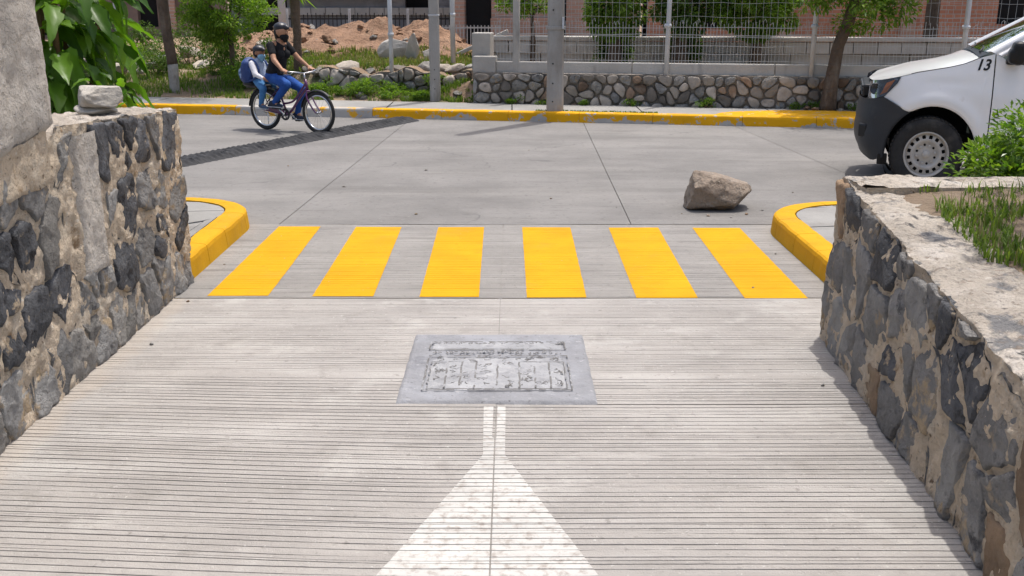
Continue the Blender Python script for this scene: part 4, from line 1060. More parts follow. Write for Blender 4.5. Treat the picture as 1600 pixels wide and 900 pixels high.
for k in range(24):
    a = r5.uniform(0, 6.28); o = link('leaf', r5.choice(LM), big, (r5.uniform(.1, .7), r5.uniform(-.6, .0), r5.uniform(.85, 1.15))); s = r5.uniform(.1, .2); o.scale = (s, s, s); o.rotation_euler = (0, -r5.uniform(.1, .9), a)

# ================================================================== PEOPLE AND BICYCLE
M['skin'] = pm('skin', (.42, .22, .13), .55, .08, 6., bump=.1, bs=80, coord='O', spec=.4)
M['skin2'] = pm('tanned skin', (.33, .16, .09), .55, .08, 6., bump=.1, bs=80, coord='O', spec=.4)
M['black'] = pm('black cotton', (.012, .012, .014), .9, .2, 8., bump=.5, bs=14, bd=.03, coord='O')
M['jeans'] = pm('blue denim', (.018, .075, .30), .85, .2, 6., layers=[((.04, .14, .42), 5., .52, .75)], bump=.5, bs=16, bd=.03, coord='O')
M['jeans2'] = pm('light blue denim', (.05, .17, .38), .85, .2, 6., layers=[((.12, .29, .5), 5., .52, .75)], bump=.5, bs=16, bd=.03, coord='O')
M['whitecloth'] = pm('white cotton', (.74, .73, .76), .9, .1, 6., bump=.5, bs=14, bd=.03, coord='O')
M['vest'] = pm('pale blue vest', (.42, .5, .64), .9, .12, 6., bump=.5, bs=14, bd=.03, coord='O')
M['navy'] = pm('navy bag fabric', (.016, .045, .17), .6, .2, 6., layers=[((.03, .09, .28), 6., .5, .7)], bump=.4, bs=20, bd=.02, coord='O', spec=.5)
M['navylight'] = pm('pale bag print', (.3, .4, .58), .6, .2, 12., layers=[((.03, .08, .22), 18., .5, .56)], bump=.2, coord='O')
M['cap'] = pm('dark cap leather', (.016, .016, .022), .38, .2, 8., bump=.2, coord='O', spec=.5)
M['hair'] = pm('black hair', (.012, .009, .008), .5, .2, 20., bump=.5, coord='O')
M['mask'] = pm('pale blue mask', (.24, .45, .62), .9, .1, 8., bump=.4, coord='O')
M['shoe'] = pm('dark shoe', (.025, .035, .06), .7, .2, 8., bump=.3, coord='O')
M['shoe2'] = pm('grey blue shoe', (.07, .11, .18), .7, .2, 8., bump=.3, coord='O')
M['sole'] = pm('pale sole', (.5, .5, .5), .8, .1, 8., bump=0, coord='O')
M['purple'] = pm('purple bicycle paint', (.09, .012, .085), .3, .1, 8., bump=0, coord='O', spec=.5, coat=.6)
M['chrome'] = pm('chrome', (.6, .6, .6), .22, .05, 8., bump=0, coord='O', metal=1.)
M['blackplastic'] = pm('black plastic', (.018, .018, .02), .5, .15, 8., bump=.15, coord='O', spec=.45)

dg = None
def fused(mb, name, mat, parent, vox=.010, smooth=6):
    """voxel-fuse overlapping limbs into one continuous skin"""
    tmp = bpy.data.objects.new('tmp', mb.mesh('tmp', None)); COL.objects.link(tmp)
    rm = tmp.modifiers.new('r', 'REMESH'); rm.mode = 'VOXEL'; rm.voxel_size = vox; rm.use_smooth_shade = True
    sm = tmp.modifiers.new('s', 'SMOOTH'); sm.iterations = smooth; sm.factor = .5
    d_ = bpy.context.evaluated_depsgraph_get(); d_.update()
    me = bpy.data.meshes.new_from_object(tmp.evaluated_get(d_)); me.name = name
    old = tmp.data; bpy.data.objects.remove(tmp); bpy.data.meshes.remove(old)
    me.materials.clear(); me.materials.append(mat)
    me.polygons.foreach_set('use_smooth', [True]*len(me.polygons))
    return link(name, me, parent)
def V(*a): return Vector(a)
def head(mb, c, r, f, up=Vector((0, 0, 1))):
    """skull, jaw, nose, ears and eye sockets; f = facing direction"""
    c = Vector(c); f = Vector(f).normalized(); s = up.cross(f).normalized()
    mb.ball(c+up*r*.16, (r*.86, r*.86, r*.98)); mb.cap(c-up*r*.25+f*r*.15, r*.66, c-up*r*.72+f*r*.34, r*.36)
    mb.cap(c-f*r*.02+f*r*.86+up*r*.05, r*.08, c+f*r*1.02-up*r*.22, r*.12)
    mb.cap(c+f*r*.70-up*r*.52-s*r*.16, r*.11, c+f*r*.70-up*r*.52+s*r*.16, r*.11)
    for k in (-1, 1):
        mb.cap(c+s*k*r*.84+up*r*.10-f*r*.02, r*.12, c+s*k*r*.84-up*r*.18-f*r*.02, r*.09)
        mb.cap(c+f*r*.74+s*k*r*.18+up*r*.22, r*.09, c+f*r*.66+s*k*r*.46+up*r*.2, r*.08)
def hand(mb, w_, d, side, grip_axis, k=1.):
    """palm and five fingers closed round a grip"""
    w_ = Vector(w_); d = Vector(d).normalized(); g = Vector(grip_axis).normalized(); dn = d.cross(g).normalized()
    if dn.z > 0: dn = -dn
    pc = w_+d*.055*k
    mb.cap(w_, .024*k, pc, .026*k)
    for j in (-1, 1): mb.cap(w_+d*.02*k, .02*k, pc+g*j*.022*k, .018*k)
    for i, L in enumerate((.9, 1.05, 1.0, .8)):
        b = pc+g*(-.033+.022*i)*k+d*.012*k; m_ = b+d*.036*L*k-dn*.002; e = m_+dn*.034*L*k+d*.004*k; q = e-d*.026*L*k
        mb.cap(b, .0088*k, m_, .0084*k); mb.cap(m_, .0084*k, e, .008*k); mb.cap(e, .008*k, q, .0072*k)
    th = w_+d*.018*k+g*side*.022*k; t2 = th+g*side*.022*k+d*.028*k+dn*.012*k; t3 = t2+d*.006*k+dn*.030*k-g*side*.012*k
    mb.cap(th, .0105*k, t2, .0098*k); mb.cap(t2, .0098*k, t3, .0085*k)

YAW = R(-31)
BX, BY = -2.95, 14.18
bike = thing('bicycle', (BX, BY, 0), 'purple step-through bicycle carrying two riders on the street', 'bicycle', rz=YAW); bike.scale = (.94, .94, .94)
WR = .295; AX = .50
def wheel(x):
    root = MB().lathe([(WR-.045, -.012), (WR-.05, 0), (WR-.045, .012), (WR-.03, .020), (WR-.012, .019), (WR-.002, .009), (WR, 0), (WR-.002, -.009), (WR-.012, -.019), (WR-.03, -.020)], 48, 'Y', closed=True).build('wheel', M['rubber'], bike, True, (x, 0, WR))
    MB().lathe([(WR-.072, -.010), (WR-.046, -.0125), (WR-.046, .0125), (WR-.072, .010)], 48, 'Y', closed=True).build('rim', M['chrome'], root, True)
    for k in range(18):
        a = 2*math.pi*k/18; b = a+(.35 if k % 2 else -.35); s = .018 if (k//2) % 2 else -.018
        MB().tube([(.016*math.cos(b), s, .016*math.sin(b)), ((WR-.07)*math.cos(a), 0, (WR-.07)*math.sin(a))], .0016, 4, False).build('spoke', M['chrome'], root)
    MB().lathe([(0, -.045), (.013, -.045), (.013, -.03), (.022, -.028), (.022, -.022), (.013, -.02), (.013, .02), (.022, .022), (.022, .028), (.013, .03), (.013, .045), (0, .045)], 14, 'Y').build('hub', M['chrome'], root, True)
wheel(-AX); wheel(AX)
BB = V(-.085, 0, .245)
fr = MB()
HT, HB = V(.285, 0, .745), V(.315, 0, .60)
def curve(pts, n=10):
    pts = [Vector(p) for p in pts]; out = []
    for i in range(len(pts)-1):
        p0 = pts[max(i-1, 0)]; p1 = pts[i]; p2 = pts[i+1]; p3 = pts[min(i+2, len(pts)-1)]
        for k in range(n):
            t = k/n; out.append(.5*((2*p1)+(p2-p0)*t+(2*p0-5*p1+4*p2-p3)*t*t+(3*p1-p0-3*p2+p3)*t**3))
    out.append(pts[-1]); return out
fr.tube([HT, HB], .020, 12)
fr.tube(curve([V(.31, 0, .635), V(.15, 0, .47), V(.0, 0, .30), BB]), .0175, 10)
fr.tube(curve([V(.295, 0, .70), V(.17, 0, .56), V(.03, 0, .43), V(-.145, 0, .39)]), .015, 10)
ST = V(-.235, 0, .60)
fr.tube([BB, ST], .0155, 10)
for s in (-1, 1):
    fr.tube([BB+V(-.02, s*.02, 0), V(-.25, s*.05, .26), V(-AX, s*.06, WR)], .0095, 8)
    fr.tube([ST+V(0, s*.015, -.02), V(-.36, s*.05, .46), V(-AX, s*.06, WR)], .008, 8)
fr.tube([BB+V(0, -.035, 0), BB+V(0, .035, 0)], .022, 12)
fr.build('frame', M['purple'], bike, True)
fk = MB()
for s in (-1, 1): fk.tube(curve([V(.325, s*.03, .58), V(.345, s*.055, .50), V(.42, s*.055, .38), V(AX, s*.055, WR)]), .0115, 8)
fk.tube([V(.325, -.035, .585), V(.325, .035, .585)], .014, 8); fk.tube([HB, V(.325, 0, .575)], .014, 8)
fk.build('fork', M['purple'], bike, True)
hb = MB(); hb.tube([HT, V(.265, 0, .83)], .012, 8)
hb.tube(curve([V(.12, -.285, .855), V(.24, -.26, .862), V(.30, -.16, .85), V(.275, -.05, .835), V(.265, 0, .832), V(.275, .05, .835), V(.30, .16, .85), V(.24, .26, .862), V(.12, .285, .855)], 6), .011, 8)
hbo = hb.build('handlebar', M['chrome'], bike, True)
for s in (-1, 1):
    MB().tube([V(.10, s*.287, .853), V(.23, s*.262, .862)], .016, 10).build('grip', M['blackplastic'], hbo, True)
    MB().tube([V(.27, s*.235, .85), V(.22, s*.24, .825), V(.13, s*.27, .82)], .005, 6).build('brake_lever', M['chrome'], hbo, True)
def fender(x, a0, a1):
    mb = MB(); n = 26; vs = []
    for i in range(n+1):
        a = R(a0+(a1-a0)*i/n)
        for q, dr in ((-.026, -.012), (-.02, .002), (0, .008), (.02, .002), (.026, -.012)): vs.append((x+(WR+.018+dr)*math.cos(a), q, WR+(WR+.018+dr)*math.sin(a)))
    mb.add(vs, [(i*5+j, (i+1)*5+j, (i+1)*5+j+1, i*5+j+1) for i in range(n) for j in range(4)]); mb.build('fender', M['blackplastic'], bike, True)
fender(-AX, 20, 175); fender(AX, 50, 170)
sp = MB(); sp.tube([ST, V(-.27, 0, .69)], .0125, 8); sp.build('seat_post', M['chrome'], bike, True)
sd = MB(); sd.ball((-.31, 0, .705), (.11, .095, .035)); sd.cap((-.26, 0, .70), .045, (-.13, 0, .70), .024); fused(sd, 'saddle', M['blackplastic'], bike, .009, 4)
rk = MB()
for s in (-1, 1):
    rk.tube([V(-.26, s*.05, .575), V(-.48, s*.065, .60), V(-.80, s*.065, .60)], .006, 6)
    rk.tube([V(-AX, s*.07, WR), V(-.60, s*.066, .60)], .006, 6); rk.tube([V(-AX, s*.07, WR), V(-.44, s*.066, .60)], .006, 6)
for x in (-.42, -.54, -.66, -.78): rk.tube([V(x, -.065, .602), V(x, .065, .602)], .005, 6)
rk.build('rear_rack', M['blackplastic'], bike, True)
pad = MB(); pad.bbox((-.60, 0, .625), (.36, .17, .045), .018); pad.build('rack_seat', M['blackplastic'], bike, True)
cr = MB(); cr.lathe([(.055, -.003), (.085, -.003), (.085, .003), (.055, .003)], 28, 'Y', BB+V(0, -.045, 0), closed=True)
for k in range(5):
    a = k*2*math.pi/5; cr.tube([BB+V(0, -.045, 0), BB+V(.06*math.cos(a), -.045, .06*math.sin(a))], .007, 6)
cro = cr.build('chainring', M['iron'], bike)
PN = BB+V(-.125, -.10, .09); PF = BB+V(.125, .10, -.09)
MB().tube([BB+V(0, -.06, 0), PN+V(0, .03, 0)], .010, 8).build('crank_arm', M['chrome'], bike); MB().tube([BB+V(0, .06, 0), PF+V(0, -.03, 0)], .010, 8).build('crank_arm', M['chrome'], bike)
for p in (PN, PF): MB().bbox(p, (.085, .085, .022), .006).build('pedal', M['blackplastic'], bike)
ch = MB()
for dz in (.062, -.062): ch.tube([BB+V(0, -.045, dz), V(-AX, -.045, WR+dz*.55)], .004, 6)
ch.build('chain', M['iron'], bike)
cg = MB(); cg.bbox((-.29, -.055, .30), (.40, .012, .05), .005, Matrix.Rotation(.12, 3, 'Y')); cg.build('chain_guard', M['purple'], bike)
MB().tube([V(-.42, -.04, .26), V(-.36, -.10, .14), V(-.365, -.105, .10)], .006, 6).build('kickstand', M['chrome'], bike)

def person(label):
    o = thing('person', (BX, BY, 0), label, 'person', rz=YAW); o.scale = (.94, .94, .94); return o
# --- woman
pw = person('person in black cap, mask and shirt and blue trousers, steering the purple bicycle')
FW = V(.98, -.08, -.04)
body = MB()
body.ball((-.25, 0, .80), (.125, .165, .13)); body.cap((-.25, 0, .82), .115, (-.205, 0, 1.0), .105); body.cap((-.20, 0, 1.02), .108, (-.175, 0, 1.17), .10)
body.cap((-.19, -.11, 1.21), .055, (-.19, .11, 1.21), .055)
body.cap((-.165, 0, 1.22), .052, (-.135, 0, 1.31), .046)
head(body, (-.105, 0, 1.385), .108, FW)
body.cap((-.13, -.02, 1.26), .04, (-.088, 0, 1.15), .022); body.cap((-.13, .02, 1.26), .04, (-.088, 0, 1.15), .022)
SH = {-1: V(-.185, -.155, 1.205), 1: V(-.185, .155, 1.205)}; EL = {-1: V(-.06, -.235, 1.015), 1: V(-.04, .235, 1.02)}; WRI = {-1: V(.115, -.278, .895), 1: V(.115, .278, .895)}
for s in (-1, 1):
    body.cap(SH[s], .047, EL[s], .037); body.cap(EL[s], .038, WRI[s], .024)
    hand(body, WRI[s]-V(.01, 0, 0), V(.075, 0, -.02), -s, V(.1, s*-1., 0).normalized() if False else V(0, 1, 0), 1.)
HIP = {-1: V(-.25, -.085, .765), 1: V(-.25, .085, .765)}; KN = {-1: V(.055, -.125, .655), 1: V(.115, .12, .60)}; AN = {-1: V(-.235, -.105, .425), 1: V(.015, .105, .265)}
KN[-1] = V(.06, -.13, .675); AN[-1] = V(-.215, -.105, .42)
for s in (-1, 1): body.cap(HIP[s], .07, KN[s], .045); body.cap(KN[s], .044, AN[s], .03); body.cap(AN[s], .03, AN[s]+V(.06, 0, -.06), .026)
fused(body, 'body', M['skin'], pw, .0075, 4)
sh = MB()
sh.ball((-.245, 0, .84), (.138, .172, .10)); sh.cap((-.245, 0, .84), .137, (-.21, 0, 1.0), .124); sh.cap((-.205, 0, 1.0), .128, (-.18, 0, 1.17), .112); sh.cap((-.20, -.11, 1.195), .060, (-.20, .11, 1.195), .060)
sh.ball((-.105, -.062, 1.08), .065); sh.ball((-.105, .062, 1.08), .065)
for s in (-1, 1): sh.cap(SH[s], .062, SH[s].lerp(EL[s], .55), .054)
fused(sh, 'shirt', M['black'], pw, .010, 5)
tr = MB(); tr.ball((-.255, 0, .775), (.15, .18, .115))
for s in (-1, 1): tr.cap(HIP[s], .092, HIP[s].lerp(KN[s], .5), .078); tr.cap(HIP[s].lerp(KN[s], .5), .078, KN[s], .062); tr.cap(KN[s], .06, KN[s].lerp(AN[s], .35), .058); tr.cap(KN[s].lerp(AN[s], .35), .058, AN[s], .042)
fused(tr, 'trousers', M['jeans'], pw, .010, 4)
for s in (-1, 1):
    b = MB(); P = PN if s < 0 else PF; h0 = P+V(-.095, 0, .04); b.cap(h0, .034, P+V(.02, 0, .042), .036); b.cap(P+V(.02, 0, .04), .036, P+V(.105, 0, .030), .027); b.cap(h0+V(.01, 0, .02), .036, AN[s]+V(0, 0, .0), .038)
    so = fused(b, 'shoe', M['shoe'], pw, .008, 3)
    MB().bbox(P+V(.005, 0, .013), (.235, .075, .014), .006).build('sole', M['sole'], so)
cp = MB(); c0 = V(-.108, 0, 1.40); fw = FW.normalized(); cp.ball(c0-fw*.012+V(0, 0, .048), (.108, .102, .075)); cp.ball(c0-fw*.05+V(0, 0, .01), (.07, .085, .075))
cp.tube([c0+fw*.05+V(0, 0, .062), c0+fw*.11+V(0, 0, .054), c0+fw*.15+V(0, 0, .044)], [.045, .036, .014], 12)
fused(cp, 'cap', M['cap'], pw, .008, 4)
mk_ = MB(); sdv = V(0, 0, 1).cross(fw); m0 = c0+V(.003, 0, -.078)
mk_.cap(m0+fw*.045-sdv*.028, .047, m0+fw*.045+sdv*.028, .047); mk_.cap(m0+fw*.085+V(0, 0, .006), .032, m0+fw*.06+V(0, 0, -.045), .036)
fused(mk_, 'face_mask', M['black'], pw, .008, 5)
hr = MB(); hr.ball(c0-fw*.035+V(0, 0, -.02), (.085, .092, .10)); hr.cap(c0-fw*.09+V(0, 0, -.07), .045, c0-fw*.08+V(0, 0, -.13), .03); fused(hr, 'hair', M['hair'], pw, .009, 3)
wb = MB(); wb.bbox((-.10, -.07, .845), (.05, .12, .10), .018); wb.build('waist_pouch', M['black'], pw, True)
# --- child
pc = person('smaller person in dark cap and pale shirt riding on the bicycle rear rack')
body = MB(); FC = V(.98, -.10, -.06)
body.ball((-.56, 0, .71), (.09, .115, .085)); body.cap((-.56, 0, .71), .085, (-.60, 0, .90), .08); body.cap((-.60, -.075, .945), .042, (-.60, .075, .945), .042); body.cap((-.595, 0, .96), .036, (-.575, 0, 1.02), .034)
head(body, (-.555, -.0, 1.085), .088, FC)
SH = {-1: V(-.60, -.115, .94), 1: V(-.60, .115, .94)}; EL = {-1: V(-.50, -.165, .80), 1: V(-.50, .165, .80)}; WRI = {-1: V(-.345, -.155, .745), 1: V(-.345, .155, .745)}
for s in (-1, 1):
    body.cap(SH[s], .034, EL[s], .028); body.cap(EL[s], .028, WRI[s], .019); hand(body, WRI[s], V(.9, -s*.15, -.25), s, V(0, .2, 1), .72)
HIP = {-1: V(-.55, -.06, .69), 1: V(-.55, .06, .69)}; KN = {-1: V(-.375, -.155, .60), 1: V(-.375, .155, .60)}; AN = {-1: V(-.43, -.155, .395), 1: V(-.43, .155, .395)}
for s in (-1, 1): body.cap(HIP[s], .055, KN[s], .036); body.cap(KN[s], .034, AN[s], .024); body.cap(AN[s], .024, AN[s]+V(.05, 0, -.045), .022)
fused(body, 'body', M['skin2'], pc, .0065, 3)
sh = MB(); sh.cap((-.565, 0, .74), .103, (-.60, 0, .90), .096); sh.cap((-.60, -.075, .94), .052, (-.60, .075, .94), .052)
for s in (-1, 1): sh.cap(SH[s], .049, EL[s], .040); sh.cap(EL[s], .036, WRI[s]-V(.02, 0, 0), .027)
fused(sh, 'shirt', M['whitecloth'], pc, .008, 4)
ve = MB(); ve.cap((-.548, 0, .76), .102, (-.578, 0, .90), .096); ve.cap((-.575, -.05, .95), .045, (-.575, .05, .95), .045); ve.cap((-.57, -.03, .985), .042, (-.57, .03, .985), .042)
fused(ve, 'vest', M['vest'], pc, .008, 4)
tr = MB(); tr.ball((-.56, 0, .705), (.11, .13, .08))
for s in (-1, 1): tr.cap(HIP[s], .072, KN[s], .054); tr.cap(KN[s], .053, AN[s], .036)
fused(tr, 'trousers', M['jeans2'], pc, .008, 4)
for s in (-1, 1):
    b = MB(); a0 = AN[s]; b.cap(a0+V(-.02, 0, -.035), .03, a0+V(.05, 0, -.05), .030); b.cap(a0+V(.05, 0, -.05), .030, a0+V(.105, 0, -.058), .022); b.cap(a0+V(-.01, 0, -.02), .031, a0+V(0, 0, .01), .032)
    so = fused(b, 'shoe', M['shoe2'], pc, .008, 3); MB().bbox(a0+V(.035, 0, -.078), (.17, .06, .012), .005).build('sole', M['sole'], so)
cp = MB(); c0 = V(-.557, 0, 1.105); fw = FC.normalized(); cp.ball(c0-fw*.008+V(0, 0, .036), (.092, .086, .06)); cp.tube([c0+fw*.04+V(0, 0, .046), c0+fw*.09+V(0, 0, .038), c0+fw*.125+V(0, 0, .03)], [.036, .03, .012], 12)
fused(cp, 'cap', M['cap'], pc, .007, 4)
mk_ = MB(); sdv = V(0, 0, 1).cross(fw); m0 = c0+V(.003, 0, -.062)
mk_.cap(m0+fw*.038-sdv*.022, .042, m0+fw*.038+sdv*.022, .042); mk_.cap(m0+fw*.068+V(0, 0, .006), .032, m0+fw*.05+V(0, 0, -.04), .035)
fused(mk_, 'face_mask', M['mask'], pc, .007, 5)
hr = MB(); hr.ball(c0-fw*.02+V(0, 0, -.018), (.078, .082, .082)); fused(hr, 'hair', M['hair'], pc, .008, 3)
# backpack on the child's back: a thing of its own
bp = thing('backpack', (BX, BY, 0), 'bulging navy blue backpack worn by the smaller rider', 'bag', rz=YAW); bp.scale = (.94, .94, .94)
b = MB(); b.ball((-.765, 0, .83), (.115, .155, .20)); b.cap((-.735, -.07, .74), .10, (-.755, -.06, .92), .085); b.cap((-.735, .07, .74), .10, (-.755, .06, .92), .085); b.ball((-.80, 0, .76), (.12, .14, .12))
fused(b, 'bag', M['navy'], bp, .010, 6)
b = MB(); b.ball((-.735, 0, .655), (.12, .155, .05)); fused(b, 'bag_base', M['blackplastic'], bp, .010, 4)
b = MB(); b.ball((-.815, -.125, .80), (.055, .018, .075)); fused(b, 'print', M['navylight'], bp, .007, 2)
for s in (-1, 1):
    MB().tube(curve([V(-.68, s*.09, .98), V(-.60, s*.105, 1.0), V(-.52, s*.10, .93), V(-.49, s*.105, .82), V(-.56, s*.125, .73), V(-.66, s*.12, .70)], 6), .013, 8).build('strap', M['navy'], bp, True)

# ================================================================== PICKUP TRUCK
M['carpaint'] = pm('white car paint', (.87, .87, .87), .28, .02, 2., layers=[((.55, .5, .44), 3.5, .68, .85)], bump=.0, spec=.5, coat=.7, coord='O')
M['bumperp'] = pm('dark grey bumper plastic', (.028, .031, .036), .55, .12, 5., layers=[((.05, .05, .05), 6., .55, .8)], bump=.2, bs=120, bd=.003, coord='O', spec=.4)
M['steel'] = pm('dusty silver wheel steel', (.52, .49, .445), .5, .12, 6., layers=[((.24, .18, .12), 7., .56, .8)], bump=.1, coord='O', metal=.05, spec=.5)
M['trim'] = pm('black trim', (.012, .012, .013), .45, .1, 5., bump=0, coord='O')
M['orange'] = pm('amber lamp', (.3, .1, .03), .25, .1, 5., bump=0, coord='O', spec=.6)
M['reflector'] = pm('headlamp reflector', (.07, .075, .085), .2, .2, 14., layers=[((.4, .42, .45), 6., .6, .64)], bump=0, coord='O', metal=.3)
M['interior'] = pm('grey cabin trim', (.06, .06, .065), .85, .1, 5., bump=.2, coord='O')
def glassmat(name, tint, ior=1.5):
    k = Mt(name); k.b.inputs['Base Color'].default_value = (*tint, 1); k.b.inputs['Roughness'].default_value = .02
    g1 = k.n('ShaderNodeBsdfGlossy'); g1.inputs['Roughness'].default_value = .02
    t1 = k.n('ShaderNodeBsdfTransparent'); t1.inputs[0].default_value = (*tint, 1)
    fz = k.n('ShaderNodeFresnel'); fz.inputs[0].default_value = ior; ms = k.n('ShaderNodeMixShader')
    k.l(fz.outputs[0], ms.inputs[0]); k.l(t1.outputs[0], ms.inputs[1]); k.l(g1.outputs[0], ms.inputs[2]); k.l(ms.outputs[0], k.o.inputs[0]); return k.m
M['glass'] = glassmat('tinted car glass', (.42, .52, .48)); M['lens'] = glassmat('clear lamp lens', (.8, .82, .83), 1.22)

TX, TY = 4.07, 10.48
trk = thing('pickup_truck', (TX, TY, 0), 'white pickup truck with black bumper and number 13, parked at the right', 'truck', rz=R(-17)); trk.scale = (.885, 1, 1)
WB = 3.1
def arch_z(X, cx=.03, r=.445, zc=.345):
    q = r*r-(X-cx)**2; return zc+math.sqrt(q) if q > 0 else 0.
SILL = .30
topline = [(-.46, .86), (-.31, 1.045), (-.15, 1.085), (0, 1.11), (.15, 1.135), (.28, 1.165), (.36, 1.195), (.44, 1.228), (.58, 1.262), (.62, 1.268)]
def sideY(X, z):
    """half width of the body side at X, z"""
    y = .868-.075*smoothstep(.8, 1.3, z)**1.3-.03*smoothstep(.62, .30, z)
    if X < 0: y -= .30*max(0, -X-.04)**1.75
    d = math.hypot(X-.03, z-.345); y += .020*math.exp(-((d-.50)/.07)**2)*(z > .4)
    y -= .012*math.exp(-((z-1.0)/.035)**2)*smoothstep(-.3, .2, X)*.5
    return y
def side_panel(name, xs, zb, zt, s, parent, mat, nz=16):
    mb = MB(); n = len(xs); vs = []
    for j in range(nz+1):
        for X in xs:
            a, b = zb(X), zt(X); z = a+(b-a)*j/nz; vs.append((X, s*sideY(X, z), z))
    # returned lower lip
    fs = [(j*n+i, j*n+i+1, (j+1)*n+i+1, (j+1)*n+i) for j in range(nz) for i in range(n-1)]
    lip = len(vs)
    for X in xs: vs.append((X, s*(sideY(X, zb(X))-.035), zb(X)+.003))
    fs += [(lip+i, lip+i+1, i+1, i) for i in range(n-1)]
    mb.add(vs, fs); return mb.build(name, mat, parent, True)
fx = [-.46, -.43, -.40, -.37, -.34, -.31, -.28, -.25, -.21, -.16, -.11, -.06, 0, .06, .12, .18, .24, .29, .33, .37, .40, .425, .445, .46, .47, .4745, .4755, .50, .53, .56]
def fz_b(X):
    if X < -.25: return lerp([(-.46, .855), (-.25, .745)], X)
    if X < -.16: return max(arch_z(X), lerp([(-.25, .745), (-.16, .735)], X)) if False else max(arch_z(X), .745-(X+.25)*.3)
    if X <= .4745: return max(arch_z(X), SILL+.02)
    return SILL+.02
def fz_t(X): return lerp(topline, X)
for s in (-1, 1):
    side_panel('fender', fx, fz_b, fz_t, s, trk, M['carpaint'])
# bonnet
def hoodf(u, v):
    X = -.60+(.42+.60)*u; q = v*2-1
    Xf = X+.09*(1-u)*(q*q)*1.2
    ez = lerp([(-.6, .965)]+topline[1:], Xf) if Xf > -.31 else lerp([(-.62, .955), (-.5, 1.0), (-.31, 1.045)], Xf)
    hw = sideY(Xf, ez)-.012-.10*smoothstep(-.30, -.62, Xf)
    zc = lerp([(-.6, .972), (-.45, 1.018), (-.25, 1.072), (0, 1.132), (.2, 1.178), (.42, 1.238)], X)
    z = ez+max(0., zc-ez)*(1-abs(q)**2.6)+.004
    return (Xf, q*hw, z)
MB().grid(34, 22, hoodf).build('bonnet', M['carpaint'], trk, True)
hl = MB(); hl.tube([tuple(Vector(hoodf(u/30, 0.0))+V(0, -.004, .0)) for u in range(9, 31)], .0035, 6); hl.build('bonnet_gap', M['trim'], trk, True)
# cowl, wipers, windscreen
MB().grid(4, 14, lambda u, v: (.41+.10*u-.05*(v*2-1)**2*0, (v*2-1)*.76, 1.225+.04*u+.03*(1-(v*2-1)**2))).build('cowl', M['trim'], trk, True)
for y in (-.55, .1): MB().tube([(.44, y, 1.265), (.50, y+.2, 1.30), (.52, y+.42, 1.305)], .008, 6).build('wiper', M['trim'], trk, True)
AP = lambda t, s: V(.50+.86*t, s*(.775-.155*t), 1.268+.44*t)      # pillar line
MB().grid(8, 12, lambda u, v: tuple(AP(u, 1).lerp(AP(u, -1), v)+V(-.05*(1-(v*2-1)**2), 0, .012*(1-(v*2-1)**2)))).build('windscreen', M['glass'], trk, True)
for s in (-1, 1):
    pp = MB(); vs = []
    for i in range(9):
        t = i/8; c = AP(t, s); w1 = .085-.015*t
        vs += [c+V(-.028, -s*.012, .012), c+V(.02, s*.016, .012), c+V(w1, s*.022, -.022), c+V(w1, -s*.02, -.03)]
    pp.add(vs, [(i*4+k, i*4+(k+1) % 4, (i+1)*4+(k+1) % 4, (i+1)*4+k) for i in range(8) for k in range(4)]); pp.build('windscreen_pillar', M['carpaint'], trk, True)
